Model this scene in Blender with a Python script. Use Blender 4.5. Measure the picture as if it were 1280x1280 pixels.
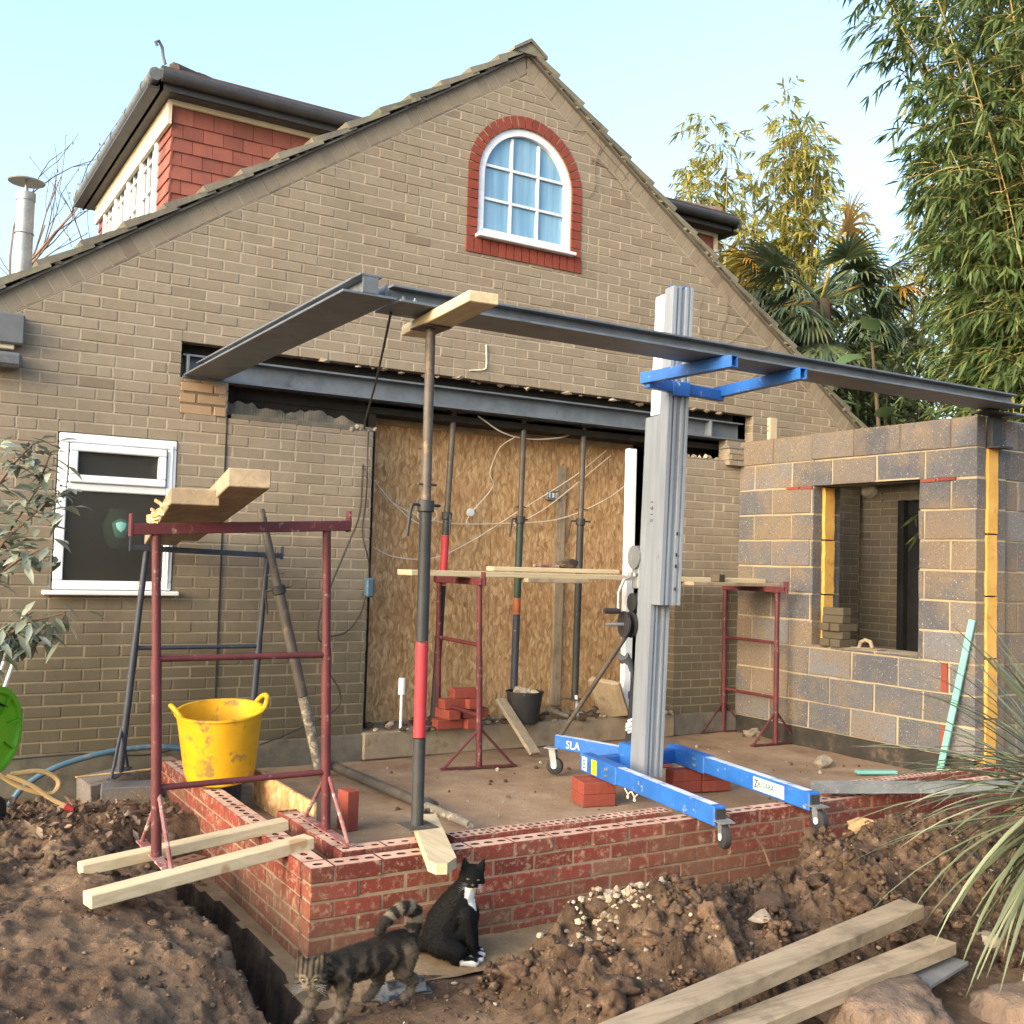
import bpy, bmesh, math, random
import numpy as np
from mathutils import Vector, Matrix, noise as MN

for o in list(bpy.data.objects): bpy.data.objects.remove(o)
SC = bpy.context.scene
COL = SC.collection
R = math.radians

# ---------------------------------------------------------------- camera, sky, sun, exposure
cam = bpy.data.cameras.new('camera'); co = bpy.data.objects.new('camera', cam); COL.objects.link(co)
co.location = (-6.81, -7.2136, 1.3126)
yaw, pitch, roll = 0.5456, 0.0477, 0.0293
fw = Vector((math.sin(yaw)*math.cos(pitch), math.cos(yaw)*math.cos(pitch), math.sin(pitch)))
rt = Vector((math.cos(yaw), -math.sin(yaw), 0)); up = rt.cross(fw)
r2 = rt*math.cos(roll) + up*math.sin(roll); u2 = up*math.cos(roll) - rt*math.sin(roll)
co.rotation_euler = Matrix((r2, u2, -fw)).transposed().to_euler()
cam.sensor_width = 36.0; cam.lens = 36.0*1325.4/1280.0
cam.clip_start = 0.05; cam.clip_end = 3000
SC.camera = co
SUN_EL, SUN_AZ = R(17), R(-104)          # azimuth from +Y towards +X
w = bpy.data.worlds.new('World'); SC.world = w; w.use_nodes = True
nt = w.node_tree; bg = nt.nodes['Background']
sky = nt.nodes.new('ShaderNodeTexSky'); sky.sky_type = 'NISHITA'; sky.sun_disc = False
sky.sun_elevation = SUN_EL; sky.sun_rotation = SUN_AZ
sky.air_density = 1.2; sky.dust_density = 6.0; sky.ozone_density = 2.3
nt.links.new(sky.outputs[0], bg.inputs[0]); bg.inputs[1].default_value = 0.15
sl = bpy.data.lights.new('sun', 'SUN'); sl.energy = 0.5; sl.angle = R(80); sl.color = (1.0, 1.0, 1.0)
so = bpy.data.objects.new('sun', sl); COL.objects.link(so)
sd = Vector((math.sin(SUN_AZ)*math.cos(SUN_EL), math.cos(SUN_AZ)*math.cos(SUN_EL), math.sin(SUN_EL)))
so.rotation_euler = sd.to_track_quat('Z', 'Y').to_euler()
SC.view_settings.view_transform = 'Standard'; SC.view_settings.look = 'None'
SC.view_settings.gamma = 1.0; SC.view_settings.exposure = 2.25
SC.render.engine = 'CYCLES'

# ---------------------------------------------------------------- helpers
rng = random.Random(7)
nrng = np.random.default_rng(7)
def S(r, g, b):
    f = lambda c: (c/255/12.92) if c/255 <= .04045 else ((c/255+.055)/1.055)**2.4
    return (f(r), f(g), f(b))
def tag(o, label=None, cat=None, group=None, kind=None):
    if label: o['label'] = label
    if cat: o['category'] = cat
    if group: o['group'] = group
    if kind: o['kind'] = kind
    return o
def thing(name, label, cat, loc, group=None):
    o = bpy.data.objects.new(name, None); COL.objects.link(o); o.location = loc
    o.empty_display_size = .1
    return tag(o, label, cat, group)
def root_loc(p):
    v = Vector((0, 0, 0))
    while p is not None: v += p.location; p = p.parent
    return v
def link_mesh(name, me, parent=None):
    o = bpy.data.objects.new(name, me); COL.objects.link(o)
    if parent is not None: o.parent = parent
    return o
def copy_tree(o, loc=None, parent=None):
    c = o.copy(); COL.objects.link(c)
    if parent is not None: c.parent = parent
    if loc is not None: c.location = loc
    for ch in list(o.children): copy_tree(ch, None, c)
    return c

class MB:
    """collects shapes in world space; build() links them as one mesh object"""
    def __init__(s):
        s.bm = bmesh.new(); s.rn = s.bm.faces.layers.float.new('rnd')
    def f(s, vs, mi=0, r=0.5):
        try: fc = s.bm.faces.new(vs)
        except ValueError: return None
        fc.material_index = mi; fc[s.rn] = r; return fc
    def poly(s, pts, mi=0, r=None):
        return s.f([s.bm.verts.new(p) for p in pts], mi, rng.random() if r is None else r)
    def box(s, c, d, rot=None, mi=0, r=None, ch=0.0):
        r = rng.random() if r is None else r
        c = Vector(c); hx, hy, hz = d[0]/2, d[1]/2, d[2]/2
        M = rot if rot is not None else Matrix.Identity(3)
        if ch <= 0:
            v = [s.bm.verts.new(c + M @ Vector((x*hx, y*hy, z*hz))) for z in (-1, 1) for y in (-1, 1) for x in (-1, 1)]
            for q in ((0,2,3,1),(4,5,7,6),(0,1,5,4),(2,6,7,3),(0,4,6,2),(1,3,7,5)): s.f([v[i] for i in q], mi, r)
            return
        h = (hx, hy, hz); ch = min(ch, min(h)*.8); V = {}
        for z in (-1, 1):
            for y in (-1, 1):
                for x in (-1, 1):
                    sg = (x, y, z)
                    for a in range(3):
                        p = [sg[i]*(h[i] - (0 if i == a else ch)) for i in range(3)]
                        V[(x, y, z, a)] = s.bm.verts.new(c + M @ Vector(p))
        for a in range(3):
            b, d2 = (a+1) % 3, (a+2) % 3
            for sg in (-1, 1):
                q = []
                for (sb, sdd) in ((-1,-1),(1,-1),(1,1),(-1,1)):
                    k = [0,0,0]; k[a] = sg; k[b] = sb; k[d2] = sdd; q.append(V[(*k, a)])
                s.f(q if sg > 0 else q[::-1], mi, r)
            for s1 in (-1, 1):
                for s2 in (-1, 1):
                    k0 = [0,0,0]; k0[b] = s1; k0[d2] = s2
                    k0[a] = -1; lo = tuple(k0); k0[a] = 1; hi = tuple(k0)
                    s.f([V[(*lo, b)], V[(*hi, b)], V[(*hi, d2)], V[(*lo, d2)]], mi, r)
        for z in (-1, 1):
            for y in (-1, 1):
                for x in (-1, 1): s.f([V[(x,y,z,0)], V[(x,y,z,1)], V[(x,y,z,2)]], mi, r)
    def bar(s, p0, p1, w, h, upv=(0,0,1), mi=0, r=None, ch=0.0, ext=0):
        p0, p1 = Vector(p0), Vector(p1); a = (p1-p0); L = a.length; a.normalize()
        u = Vector(upv); sx = a.cross(u)
        if sx.length < 1e-4: sx = a.cross(Vector((1,0,0)))
        sx.normalize(); u = sx.cross(a).normalized()
        M = Matrix((a, sx, u)).transposed()
        s.box((p0+p1)/2, (L+2*ext, w, h), M, mi, r, ch)
    def tube(s, pts, rad, n=12, mi=0, r=None, cap=True, closed=False, flat=1.0):
        r = rng.random() if r is None else r
        pts = [Vector(p) for p in pts]; m = len(pts)
        if not hasattr(rad, '__len__'): rad = [rad]*m
        rings = []; ref = None
        for i, p in enumerate(pts):
            if closed: t = pts[(i+1) % m] - pts[i-1]
            else: t = (pts[min(i+1, m-1)] - pts[max(i-1, 0)])
            if t.length < 1e-9: t = Vector((0,0,1))
            t.normalize()
            if ref is None:
                ref = t.cross(Vector((0,0,1)))
                if ref.length < .05: ref = t.cross(Vector((0,1,0)))
            ref = ref - t*ref.dot(t); ref.normalize(); b = t.cross(ref)
            rings.append([s.bm.verts.new(p + (ref*math.cos(2*math.pi*k/n) + b*flat*math.sin(2*math.pi*k/n))*rad[i]) for k in range(n)])
        for i in range(m if closed else m-1):
            A, B = rings[i], rings[(i+1) % m]
            for k in range(n): s.f([A[k], A[(k+1)%n], B[(k+1)%n], B[k]], mi, r)
        if cap and not closed:
            s.f(rings[0][::-1], mi, r); s.f(rings[-1], mi, r)
    def lathe(s, prof, c, n=24, mi=0, r=None, M=None, sx=1, sy=1):
        r = rng.random() if r is None else r; c = Vector(c); rings = []
        for (rad, z) in prof:
            ring = []
            for k in range(n):
                a = 2*math.pi*k/n; v = Vector((rad*math.cos(a)*sx, rad*math.sin(a)*sy, z))
                if M is not None: v = M @ v
                ring.append(s.bm.verts.new(c+v))
            rings.append(ring)
        for A, B in zip(rings, rings[1:]):
            for k in range(n): s.f([A[k], A[(k+1)%n], B[(k+1)%n], B[k]], mi, r)
        if prof[0][0] > 1e-4: s.f(rings[0][::-1], mi, r)
        if prof[-1][0] > 1e-4: s.f(rings[-1], mi, r)
    def prism(s, poly, to3, d0, d1, mi=0, r=None):
        """poly in (u,v), extruded along d"""
        r = rng.random() if r is None else r
        A = [s.bm.verts.new(to3(u, v, d0)) for u, v in poly]; B = [s.bm.verts.new(to3(u, v, d1)) for u, v in poly]
        s.f(A[::-1], mi, r); s.f(B, mi, r); n = len(poly)
        for k in range(n): s.f([A[k], A[(k+1)%n], B[(k+1)%n], B[k]], mi, r)
    def ico(s, c, rad, sub=1, mi=0, r=None, jit=.0, sc=(1,1,1)):
        r = rng.random() if r is None else r
        g = bmesh.ops.create_icosphere(s.bm, subdivisions=sub, radius=rad)
        c = Vector(c); fs = set()
        off = Vector((rng.random()*50, rng.random()*50, rng.random()*50))
        for v in g['verts']:
            if jit: v.co *= 1 + jit*MN.noise(v.co/rad*1.3 + off)
            v.co = Vector((v.co.x*sc[0], v.co.y*sc[1], v.co.z*sc[2])) + c
            for fc in v.link_faces: fs.add(fc)
        for fc in fs: fc.material_index = mi; fc[s.rn] = r
    def build(s, name, mats, parent=None, smooth=35, recalc=True):
        if recalc: bmesh.ops.recalc_face_normals(s.bm, faces=s.bm.faces)
        off = root_loc(parent)
        if off.length > 0: bmesh.ops.translate(s.bm, verts=s.bm.verts, vec=-off)
        me = bpy.data.meshes.new(name); s.bm.to_mesh(me); s.bm.free()
        for m in (mats if isinstance(mats, (list, tuple)) else [mats]): me.materials.append(m)
        if smooth:
            me.polygons.foreach_set('use_smooth', [True]*len(me.polygons))
            me.set_sharp_from_angle(angle=R(smooth))
        return link_mesh(name, me, parent)

# ---------------------------------------------------------------- materials
class NT:
    def __init__(s, name):
        s.m = bpy.data.materials.new(name); s.m.use_nodes = True
        s.t = s.m.node_tree; s.b = s.t.nodes['Principled BSDF']
        s.b.inputs['Specular IOR Level'].default_value = .35
        s.co = s.n('ShaderNodeTexCoord').outputs['Object']
    def n(s, typ, **kw):
        x = s.t.nodes.new(typ)
        for k, v in kw.items():
            if k in x.inputs.keys() if isinstance(k, str) else False: x.inputs[k].default_value = v
            else: setattr(x, k, v)
        return x
    def l(s, a, b): s.t.links.new(a, b)
    def noise(s, scale, detail=4, rough=.6, vec=None, stretch=None, dist=0):
        x = s.n('ShaderNodeTexNoise'); x.inputs['Scale'].default_value = scale
        x.inputs['Detail'].default_value = detail; x.inputs['Roughness'].default_value = rough
        x.inputs['Distortion'].default_value = dist
        v = vec or s.co
        if stretch:
            mp = s.n('ShaderNodeMapping'); mp.inputs['Scale'].default_value = stretch; s.l(v, mp.inputs[0]); v = mp.outputs[0]
        s.l(v, x.inputs['Vector']); return x.outputs['Fac']
    def ramp(s, fac, stops):
        x = s.n('ShaderNodeValToRGB'); e = x.color_ramp.elements
        while len(e) < len(stops): e.new(.5)
        for i, (p, c) in enumerate(stops): e[i].position = p; e[i].color = (*c, 1) if len(c) == 3 else c
        s.l(fac, x.inputs[0]); return x.outputs[0]
    def mix(s, fac, a, b, typ='MIX'):
        x = s.n('ShaderNodeMix'); x.data_type = 'RGBA'; x.blend_type = typ
        for i, v in ((0, fac), (6, a), (7, b)):
            if isinstance(v, (int, float)): x.inputs[i].default_value = v
            elif isinstance(v, tuple): x.inputs[i].default_value = (*v, 1)
            else: s.l(v, x.inputs[i])
        return x.outputs[2]
    def math(s, op, a, b=0.0, clamp=False):
        x = s.n('ShaderNodeMath'); x.operation = op; x.use_clamp = clamp
        for i, v in ((0, a), (1, b)):
            if isinstance(v, (int, float)): x.inputs[i].default_value = v
            else: s.l(v, x.inputs[i])
        return x.outputs[0]
    def thr(s, fac, lo, hi):
        x = s.n('ShaderNodeMapRange'); x.inputs[1].default_value = lo; x.inputs[2].default_value = hi
        x.interpolation_type = 'SMOOTHSTEP'
        s.l(fac, x.inputs[0]); return x.outputs[0]
    def rnd(s):
        x = s.n('ShaderNodeAttribute'); x.attribute_name = 'rnd'; return x.outputs['Fac']
    def xyz(s):
        x = s.n('ShaderNodeSeparateXYZ'); s.l(s.co, x.inputs[0]); return x.outputs
    def bump(s, h, strength=.3, dist=.01):
        x = s.n('ShaderNodeBump'); x.inputs['Strength'].default_value = strength; x.inputs['Distance'].default_value = dist
        s.l(h, x.inputs['Height']); s.l(x.outputs[0], s.b.inputs['Normal'])
    def out(s, col, rough=.8, metal=0.0, spec=None):
        if isinstance(col, tuple): s.b.inputs['Base Color'].default_value = (*col, 1)
        else: s.l(col, s.b.inputs['Base Color'])
        if isinstance(rough, (int, float)): s.b.inputs['Roughness'].default_value = rough
        else: s.l(rough, s.b.inputs['Roughness'])
        s.b.inputs['Metallic'].default_value = metal
        if spec is not None: s.b.inputs['Specular IOR Level'].default_value = spec
        return s.m

def gen(name, c1, c2, c3=None, scale=6, t3=(.55, .7), s3=9, rough=.8, metal=0.0, bump=.2, bs=60, bd=.006, rv=.25, stretch=None, spec=None, a3=1.0):
    """weathered surface: two tones mixed by noise, per-piece value shift, spots of a third tone"""
    t = NT(name)
    c = t.mix(t.thr(t.noise(scale, 5, .65, stretch=stretch), .32, .68), c1, c2)
    if rv:
        v = t.math('ADD', t.math('MULTIPLY', t.rnd(), rv*2), 1-rv)
        x = t.n('ShaderNodeCombineColor')
        for i in range(3): t.l(v, x.inputs[i])
        c = t.mix(1.0, c, x.outputs[0], 'MULTIPLY')
    if c3:
        k = t.math('MULTIPLY', t.thr(t.noise(s3, 6, .7), *t3), a3)
        c = t.mix(k, c, c3)
    if bump: t.bump(t.noise(bs, 5, .7, stretch=stretch), bump, bd)
    return t.out(c, rough, metal, spec)

def ms(cs, f=1.0): return tuple(c*f for c in cs)
M_ = {}
def brick_mat(name, stops, spot, spot_t, rough=.9, bs=90, bump=.5, low=None):
    t = NT(name)
    c = t.ramp(t.rnd(), stops)
    c = t.mix(t.math('MULTIPLY', t.thr(t.noise(14, 6, .7), .35, .7), .45), c, t.mix(.5, c, ms(stops[0][1], .55)))
    c = t.mix(t.math('MULTIPLY', t.thr(t.noise(22, 6, .75), *spot_t), .7), c, spot)
    c = t.mix(t.math('MULTIPLY', t.thr(t.noise(1.1, 6, .72, stretch=(1, 1, .55)), .45, .72), .38), c, ms(stops[0][1], .62))
    if low:                                     # algae and damp creeping up from the ground in patches
        z = t.xyz()[2]
        h = t.math('ADD', z, t.math('MULTIPLY', t.noise(1.6, 4), 1.6))
        c = t.mix(t.math('MULTIPLY', t.thr(h, low[1], low[2]), low[3]), c, low[0])
    t.bump(t.noise(bs, 5, .75), bump, .006)
    return t.out(c, rough, 0, .2)

M_['house_brick'] = brick_mat('house_brick', [(0, S(133,122,106)), (.35, S(138,127,110)), (.85, S(143,132,115)), (.97, S(134,122,106)), (1, S(122,109,95))], S(154,144,128), (.60, .8), low=(S(76,70,56), 2.8, .9, .9))
M_['house_mortar'] = brick_mat('house_mortar', [(0, S(156,146,128)), (1, S(170,160,142))], S(138,126,107), (.52, .75), low=(S(112,101,80), 2.7, .9, .85))
M_['red_brick'] = brick_mat('red_brick', [(0, S(98,48,41)), (.3, S(120,58,48)), (.6, S(128,64,53)), (.85, S(108,58,50)), (1, S(124,88,72))], S(168,146,122), (.50, .66), low=(S(110,84,66), 1.28, .72, .75))
M_['red_mortar'] = gen('red_mortar', S(140,124,104), S(122,106,88), S(98,82,66), rough=.95, bump=.5, bs=100, rv=0)
M_['red_top'] = gen('red_brick_dusty_top', S(188,160,142), S(172,136,118), S(138,84,70), s3=14, t3=(.56,.72), rough=.95, bump=.4, bs=120, rv=.1)
M_['hole'] = gen('core_hole', S(70,40,34), S(54,32,28), rough=.95, rv=0)
M_['new_red'] = brick_mat('loose_red_brick', [(0, S(120,60,50)), (.5, S(136,69,56)), (1, S(127,65,55))], S(160,110,92), (.66, .85))
def block_mat():
    t = NT('concrete_block')
    c = t.ramp(t.rnd(), [(0, S(70,71,76)), (.25, S(104,105,110)), (.5, S(86,87,91)), (.7, S(116,108,99)), (.85, S(116,117,122)), (1, S(78,79,84))])
    c = t.mix(t.math('MULTIPLY', t.thr(t.noise(5, 5, .7), .4, .7), .45), c, S(112,107,102))
    c = t.mix(t.math('MULTIPLY', t.thr(t.noise(1.3, 5, .7), .42, .60), .65), c, S(130,112,90))
    c = t.mix(t.math('MULTIPLY', t.thr(t.noise(75, 4, .8), .55, .66), .75), c, S(58,57,58))
    c = t.mix(t.math('MULTIPLY', t.thr(t.noise(58, 4, .8, stretch=(1.1, 1.3, 1.2)), .60, .68), .8), c, S(206,204,204))
    t.bump(t.noise(110, 5, .8), 1.0, .01)
    return t.out(c, .95, 0, .2)
M_['block'] = block_mat()
M_['block_mortar'] = gen('block_mortar', S(160,148,124), S(146,133,110), S(134,114,86), rough=.95, bump=.5, bs=90, rv=0)
M_['damp_mortar'] = gen('fresh_mortar', S(110,94,74), S(96,82,64), rough=.95, bump=.5, bs=90, rv=0)
M_['dpc'] = gen('bitumen_paint', S(40,38,36), S(56,52,48), S(92,80,66), s3=6, t3=(.55,.7), rough=.6, bump=.4, rv=0)
M_['render'] = gen('grey_render', S(106,100,88), S(88,84,76), S(70,66,58), s3=3, rough=.95, bump=.4, rv=.05)
M_['concrete'] = gen('concrete', S(150,136,114), S(130,116,96), S(112,94,74), s3=5, rough=.95, bump=.6, bs=50, rv=.1)
M_['steel'] = gen('primer_grey_steel', S(84,90,98), S(98,106,114), S(70,72,76), s3=4, rough=.5, bump=.05, bs=40, rv=.03, spec=.5)
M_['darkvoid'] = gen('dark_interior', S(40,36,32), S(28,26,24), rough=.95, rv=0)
M_['upvc'] = gen('white_upvc', S(216,220,224), S(204,209,214), S(172,174,172), s3=4, t3=(.68,.85), rough=.35, bump=0, rv=.02, spec=.5)
M_['tile'] = gen('mossy_roof_tile', S(118,113,100), S(100,97,88), S(124,126,100), s3=7, t3=(.52,.66), rough=.95, bump=.6, bs=45, rv=.2)
M_['undercloak'] = gen('undercloak', S(100,98,92), S(84,82,78), rough=.9, rv=.1)
M_['dtile'] = gen('brown_plain_tile', S(84,72,66), S(72,64,60), S(112,106,92), s3=9, rough=.9, bump=.4, rv=.25)
M_['clay'] = gen('hung_clay_tile', S(130,76,66), S(116,69,61), S(98,70,64), s3=5, t3=(.6,.8), rough=.85, bump=.3, rv=.2)
M_['fascia'] = gen('dark_fascia', S(58,58,60), S(48,48,52), rough=.5, bump=.05, rv=.03)
M_['gutter'] = gen('grey_gutter', S(96,100,104), S(84,88,92), S(130,126,112), s3=6, rough=.5, bump=.05, rv=.05)
M_['soffit'] = gen('cream_soffit', S(206,196,178), S(192,182,164), rough=.6, bump=0, rv=.02)
M_['alu'] = gen('aluminium', S(142,150,160), S(128,136,146), S(100,106,112), s3=5, t3=(.6,.75), rough=.5, metal=.35, bump=.06, bs=30, rv=.03, stretch=(3,3,.3))
M_['zinc'] = gen('galvanised_steel', S(150,154,156), S(130,134,138), S(176,178,178), s3=40, rough=.5, metal=.6, bump=.05, rv=.05)
M_['blue'] = gen('blue_paint', S(36,96,172), S(32,84,152), S(150,160,170), s3=20, t3=(.60,.70), rough=.45, bump=.08, rv=.03, spec=.5)
M_['dust'] = gen('dusty_edge', S(190,196,204), S(160,172,188), S(70,110,170), s3=12, rough=.8, rv=0)
M_['black'] = gen('black_rubber', S(34,34,36), S(44,44,46), S(92,84,74), s3=8, t3=(.6,.8), rough=.7, bump=.1, rv=.05)
M_['maroon'] = gen('maroon_paint', S(92,42,46), S(76,36,40), S(164,146,136), s3=22, t3=(.58,.70), rough=.6, bump=.12, rv=.05, a3=.5)
M_['maroon_dusty'] = gen('maroon_paint_splashed', S(110,56,58), S(130,100,96), S(182,166,156), s3=18, t3=(.52,.64), rough=.7, bump=.2, rv=.05)
M_['proptube'] = gen('dull_prop_steel', S(92,86,80), S(74,70,66), S(120,102,86), s3=10, rough=.6, metal=.3, bump=.15, rv=.05)
M_['propblack'] = gen('black_prop_paint', S(52,54,54), S(42,44,46), S(130,120,108), s3=22, t3=(.66,.74), rough=.55, bump=.15, rv=.05)
M_['propgreen'] = gen('green_prop_paint', S(44,62,54), S(38,52,48), S(110,104,94), s3=22, t3=(.64,.74), rough=.55, bump=.15, rv=.05)
M_['propblue'] = gen('dark_blue_prop_paint', S(52,58,70), S(46,50,60), S(120,114,104), s3=22, t3=(.62,.72), rough=.55, bump=.15, rv=.05)
M_['propred'] = gen('red_prop_paint', S(170,52,60), S(150,46,54), S(96,70,66), s3=18, t3=(.58,.68), rough=.6, bump=.15, rv=.05)
M_['proporange'] = gen('orange_prop_paint', S(170,96,60), S(150,84,56), S(96,70,60), s3=18, rough=.6, bump=.15, rv=.05)
M_['mortared'] = gen('mortar_spattered_tube', S(128,120,106), S(96,90,82), S(168,158,142), s3=20, t3=(.5,.62), rough=.9, bump=.5, rv=.05)
M_['yellow'] = gen('yellow_tub', S(206,158,30), S(192,145,26), S(140,112,62), s3=9, t3=(.54,.64), rough=.5, bump=.05, rv=.02)
M_['lime'] = gen('lime_green_plastic', S(104,180,40), S(94,168,34), rough=.4, bump=0, rv=.03)
M_['hose'] = gen('cream_hose', S(188,160,110), S(172,144,98), rough=.5, bump=0, rv=0)
M_['bluepipe'] = gen('blue_water_pipe', S(62,92,112), S(70,96,112), S(110,110,104), s3=8, rough=.5, bump=.05, rv=0)
M_['whitecable'] = gen('white_cable', S(206,196,176), S(196,186,166), rough=.5, bump=0, rv=0)
M_['blackcable'] = gen('black_cable', S(44,42,42), S(54,52,50), rough=.6, bump=0, rv=0)
M_['mint'] = gen('mint_plastic', S(116,172,164), S(104,158,152), rough=.6, bump=0, rv=.03)
M_['pir'] = gen('yellow_insulation_foam', S(204,160,86), S(188,144,72), S(158,116,58), s3=14, rough=.95, bump=.8, bs=50, rv=.1)
def wood(name, c1, c2, knot, along, rough=.75, grime=None):
    t = NT(name)
    st = [14, 14, 14]; st[along] = 1.2
    c = t.mix(t.thr(t.noise(1.6, 6, .65, stretch=tuple(st), dist=1.2), .3, .7), c1, c2)
    c = t.mix(t.math('MULTIPLY', t.thr(t.noise(5, 2), .7, .76), .6), c, knot)
    c = t.mix(t.math('MULTIPLY', t.thr(t.noise(5, 6, .8, stretch=tuple(v*1.5 for v in st)), .56, .72), .45), c, ms(knot, .8))
    v = t.math('ADD', t.math('MULTIPLY', t.rnd(), .2), .9)
    x = t.n('ShaderNodeCombineColor')
    for i in range(3): t.l(v, x.inputs[i])
    c = t.mix(1.0, c, x.outputs[0], 'MULTIPLY')
    if grime: c = t.mix(t.math('MULTIPLY', t.thr(t.noise(5, 6, .7), .45, .7), .7), c, grime)
    t.bump(t.noise(3, 5, .7, stretch=tuple(v*6 for v in st)), .25, .003)
    return t.out(c, rough, 0, .25)
for nm, ax in (('x', 0), ('y', 1), ('z', 2)):
    M_['newwood_'+nm] = wood('new_sawn_timber_'+nm, S(190,176,146), S(170,154,124), S(140,100,60), ax)
    M_['oldwood_'+nm] = wood('weathered_board_'+nm, S(160,144,120), S(136,121,100), S(86,70,52), ax, grime=S(104,92,76))
M_['splitwood'] = gen('rough_split_wood', S(196,164,118), S(160,128,86), S(110,86,60), rough=.9, bump=.8, bs=40, rv=.15)
def osb_mat():
    t = NT('osb_strand_board')
    wv = t.noise(3.2, 2)
    mp = t.n('ShaderNodeMapping'); mp.inputs['Scale'].default_value = (56, 22, 17)
    add = t.n('ShaderNodeVectorMath'); add.operation = 'ADD'
    nz = t.n('ShaderNodeTexNoise'); nz.inputs['Scale'].default_value = 7; nz.inputs['Detail'].default_value = 2; t.l(t.co, nz.inputs['Vector'])
    sc = t.n('ShaderNodeVectorMath'); sc.operation = 'SCALE'; sc.inputs['Scale'].default_value = .11; t.l(nz.outputs['Color'], sc.inputs[0])
    t.l(t.co, add.inputs[0]); t.l(sc.outputs[0], add.inputs[1]); t.l(add.outputs[0], mp.inputs[0])
    vo = t.n('ShaderNodeTexVoronoi'); vo.inputs['Scale'].default_value = 1.0; t.l(mp.outputs[0], vo.inputs['Vector'])
    sp = t.n('ShaderNodeSeparateColor'); t.l(vo.outputs['Color'], sp.inputs[0])
    c = t.ramp(sp.outputs[0], [(0, S(160,124,84)), (.3, S(178,142,100)), (.65, S(192,156,112)), (.9, S(206,174,130)), (1, S(140,106,70))])
    c = t.mix(t.math('MULTIPLY', t.thr(vo.outputs['Distance'], .45, .8), .35), c, S(104,70,40))
    c = t.mix(t.math('MULTIPLY', t.thr(t.noise(1.2, 4), .45, .7), .25), c, S(150,106,62))
    t.bump(sp.outputs[0], .25, .004)
    return t.out(c, .7, 0, .25)
M_['osb'] = osb_mat()
def soil_mat(name, cs, peb, bump=1.0, scale=5):
    t = NT(name)
    c = t.ramp(t.noise(scale, 8, .7), [(.3, cs[0]), (.45, cs[1]), (.58, cs[2]), (.72, cs[3])])
    c = t.mix(t.math('MULTIPLY', t.thr(t.noise(34, 4, .7), .62, .72), .65), c, peb)
    c = t.mix(t.math('MULTIPLY', t.thr(t.noise(19, 5, .7), .6, .7), .5), c, ms(cs[0], .6))
    t.bump(t.noise(38, 8, .75), bump, .02)
    return t.out(c, .97, 0, .15)
M_['soil'] = soil_mat('brown_soil', [S(66,52,42), S(94,76,61), S(120,99,79), S(146,124,101)], S(160,140,116), 1.0, 3.2)
M_['crumb'] = gen('soil_crumb', S(108,88,70), S(80,64,50), S(138,118,96), s3=20, rough=.97, bump=1.0, bs=60, bd=.015, rv=.3)
M_['shaded_cut_soil'] = soil_mat('trench_shade_soil', [S(52,43,36), S(70,58,48), S(88,74,61), S(110,94,78)], S(126,110,92), 1.0, 7)  # trench shade put into the colour as darker tones of cut soil
M_['clod'] = gen('soil_clod', S(94,74,58), S(66,51,40), S(140,118,96), s3=18, t3=(.55,.72), rough=.97, bump=1.0, bs=60, bd=.015, rv=.4)
M_['sand'] = soil_mat('trodden_sand', [S(118,95,75), S(136,113,91), S(147,125,102), S(163,142,119)], S(178,156,128), .5, 2.2)
M_['footing'] = soil_mat('concrete_footing', [S(112,92,70), S(130,110,84), S(142,122,96), S(158,140,114)], S(176,160,136), .6, 4)
M_['rubble'] = gen('pale_rubble', S(154,143,126), S(130,117,100), S(104,88,72), s3=12, rough=.95, bump=.5, rv=.2)
M_['stone'] = gen('sandstone', S(116,99,85), S(98,83,71), S(78,64,54), s3=8, rough=.95, bump=1.0, bs=30, bd=.015, rv=.1)
M_['slate'] = gen('grey_slate', S(120,120,118), S(104,104,104), rough=.8, bump=.3, rv=.1)
def glass(name, col, rough=.03, trans=.0, ripple=0):
    t = NT(name)
    t.b.inputs['IOR'].default_value = 1.5
    if ripple: t.bump(t.noise(ripple, 3), .5, .01)
    m = t.out(col, rough, 0, .6)
    return m
M_['glass_dark'] = glass('obscured_window_glass', S(190,188,176), .22, ripple=130)
_t = M_['glass_dark'].node_tree; _p = _t.nodes['Principled BSDF']; _p.inputs['Base Color'].default_value = (.045, .042, .034, 1)
_tr = _t.nodes.new('ShaderNodeBsdfTransparent'); _tr.inputs[0].default_value = (.8, .82, .76, 1); _mx = _t.nodes.new('ShaderNodeMixShader'); _mx.inputs[0].default_value = .5
_t.links.new(_p.outputs[0], _mx.inputs[1]); _t.links.new(_tr.outputs[0], _mx.inputs[2]); _t.links.new(_mx.outputs[0], _t.nodes['Material Output'].inputs[0])
def sky_curtain_glass():
    t = NT('sky_tinted_curtain_glazing'); c = t.mix(t.thr(t.noise(2.2, 3, .6, stretch=(6, 6, .5)), .35, .7), S(100,144,174), S(128,166,190))  # reflected sky's blue put into the base colour, over faint curtain folds
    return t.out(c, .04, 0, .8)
M_['glass_sky'] = sky_curtain_glass()
M_['glass_dorm'] = glass('dormer_glass', S(70,84,92), .03)
def leafmat(name, stops, rough=.5, trans=.35):
    t = NT(name)
    c = t.ramp(t.rnd(), stops)
    t.b.inputs['Base Color']; m = t.out(c, rough, 0, .4)
    tr = t.n('ShaderNodeBsdfTranslucent'); t.l(c, tr.inputs[0])
    mx = t.n('ShaderNodeMixShader'); mx.inputs[0].default_value = trans
    o = t.t.nodes['Material Output']; t.l(t.b.outputs[0], mx.inputs[1]); t.l(tr.outputs[0], mx.inputs[2]); t.l(mx.outputs[0], o.inputs[0])
    return m
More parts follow.
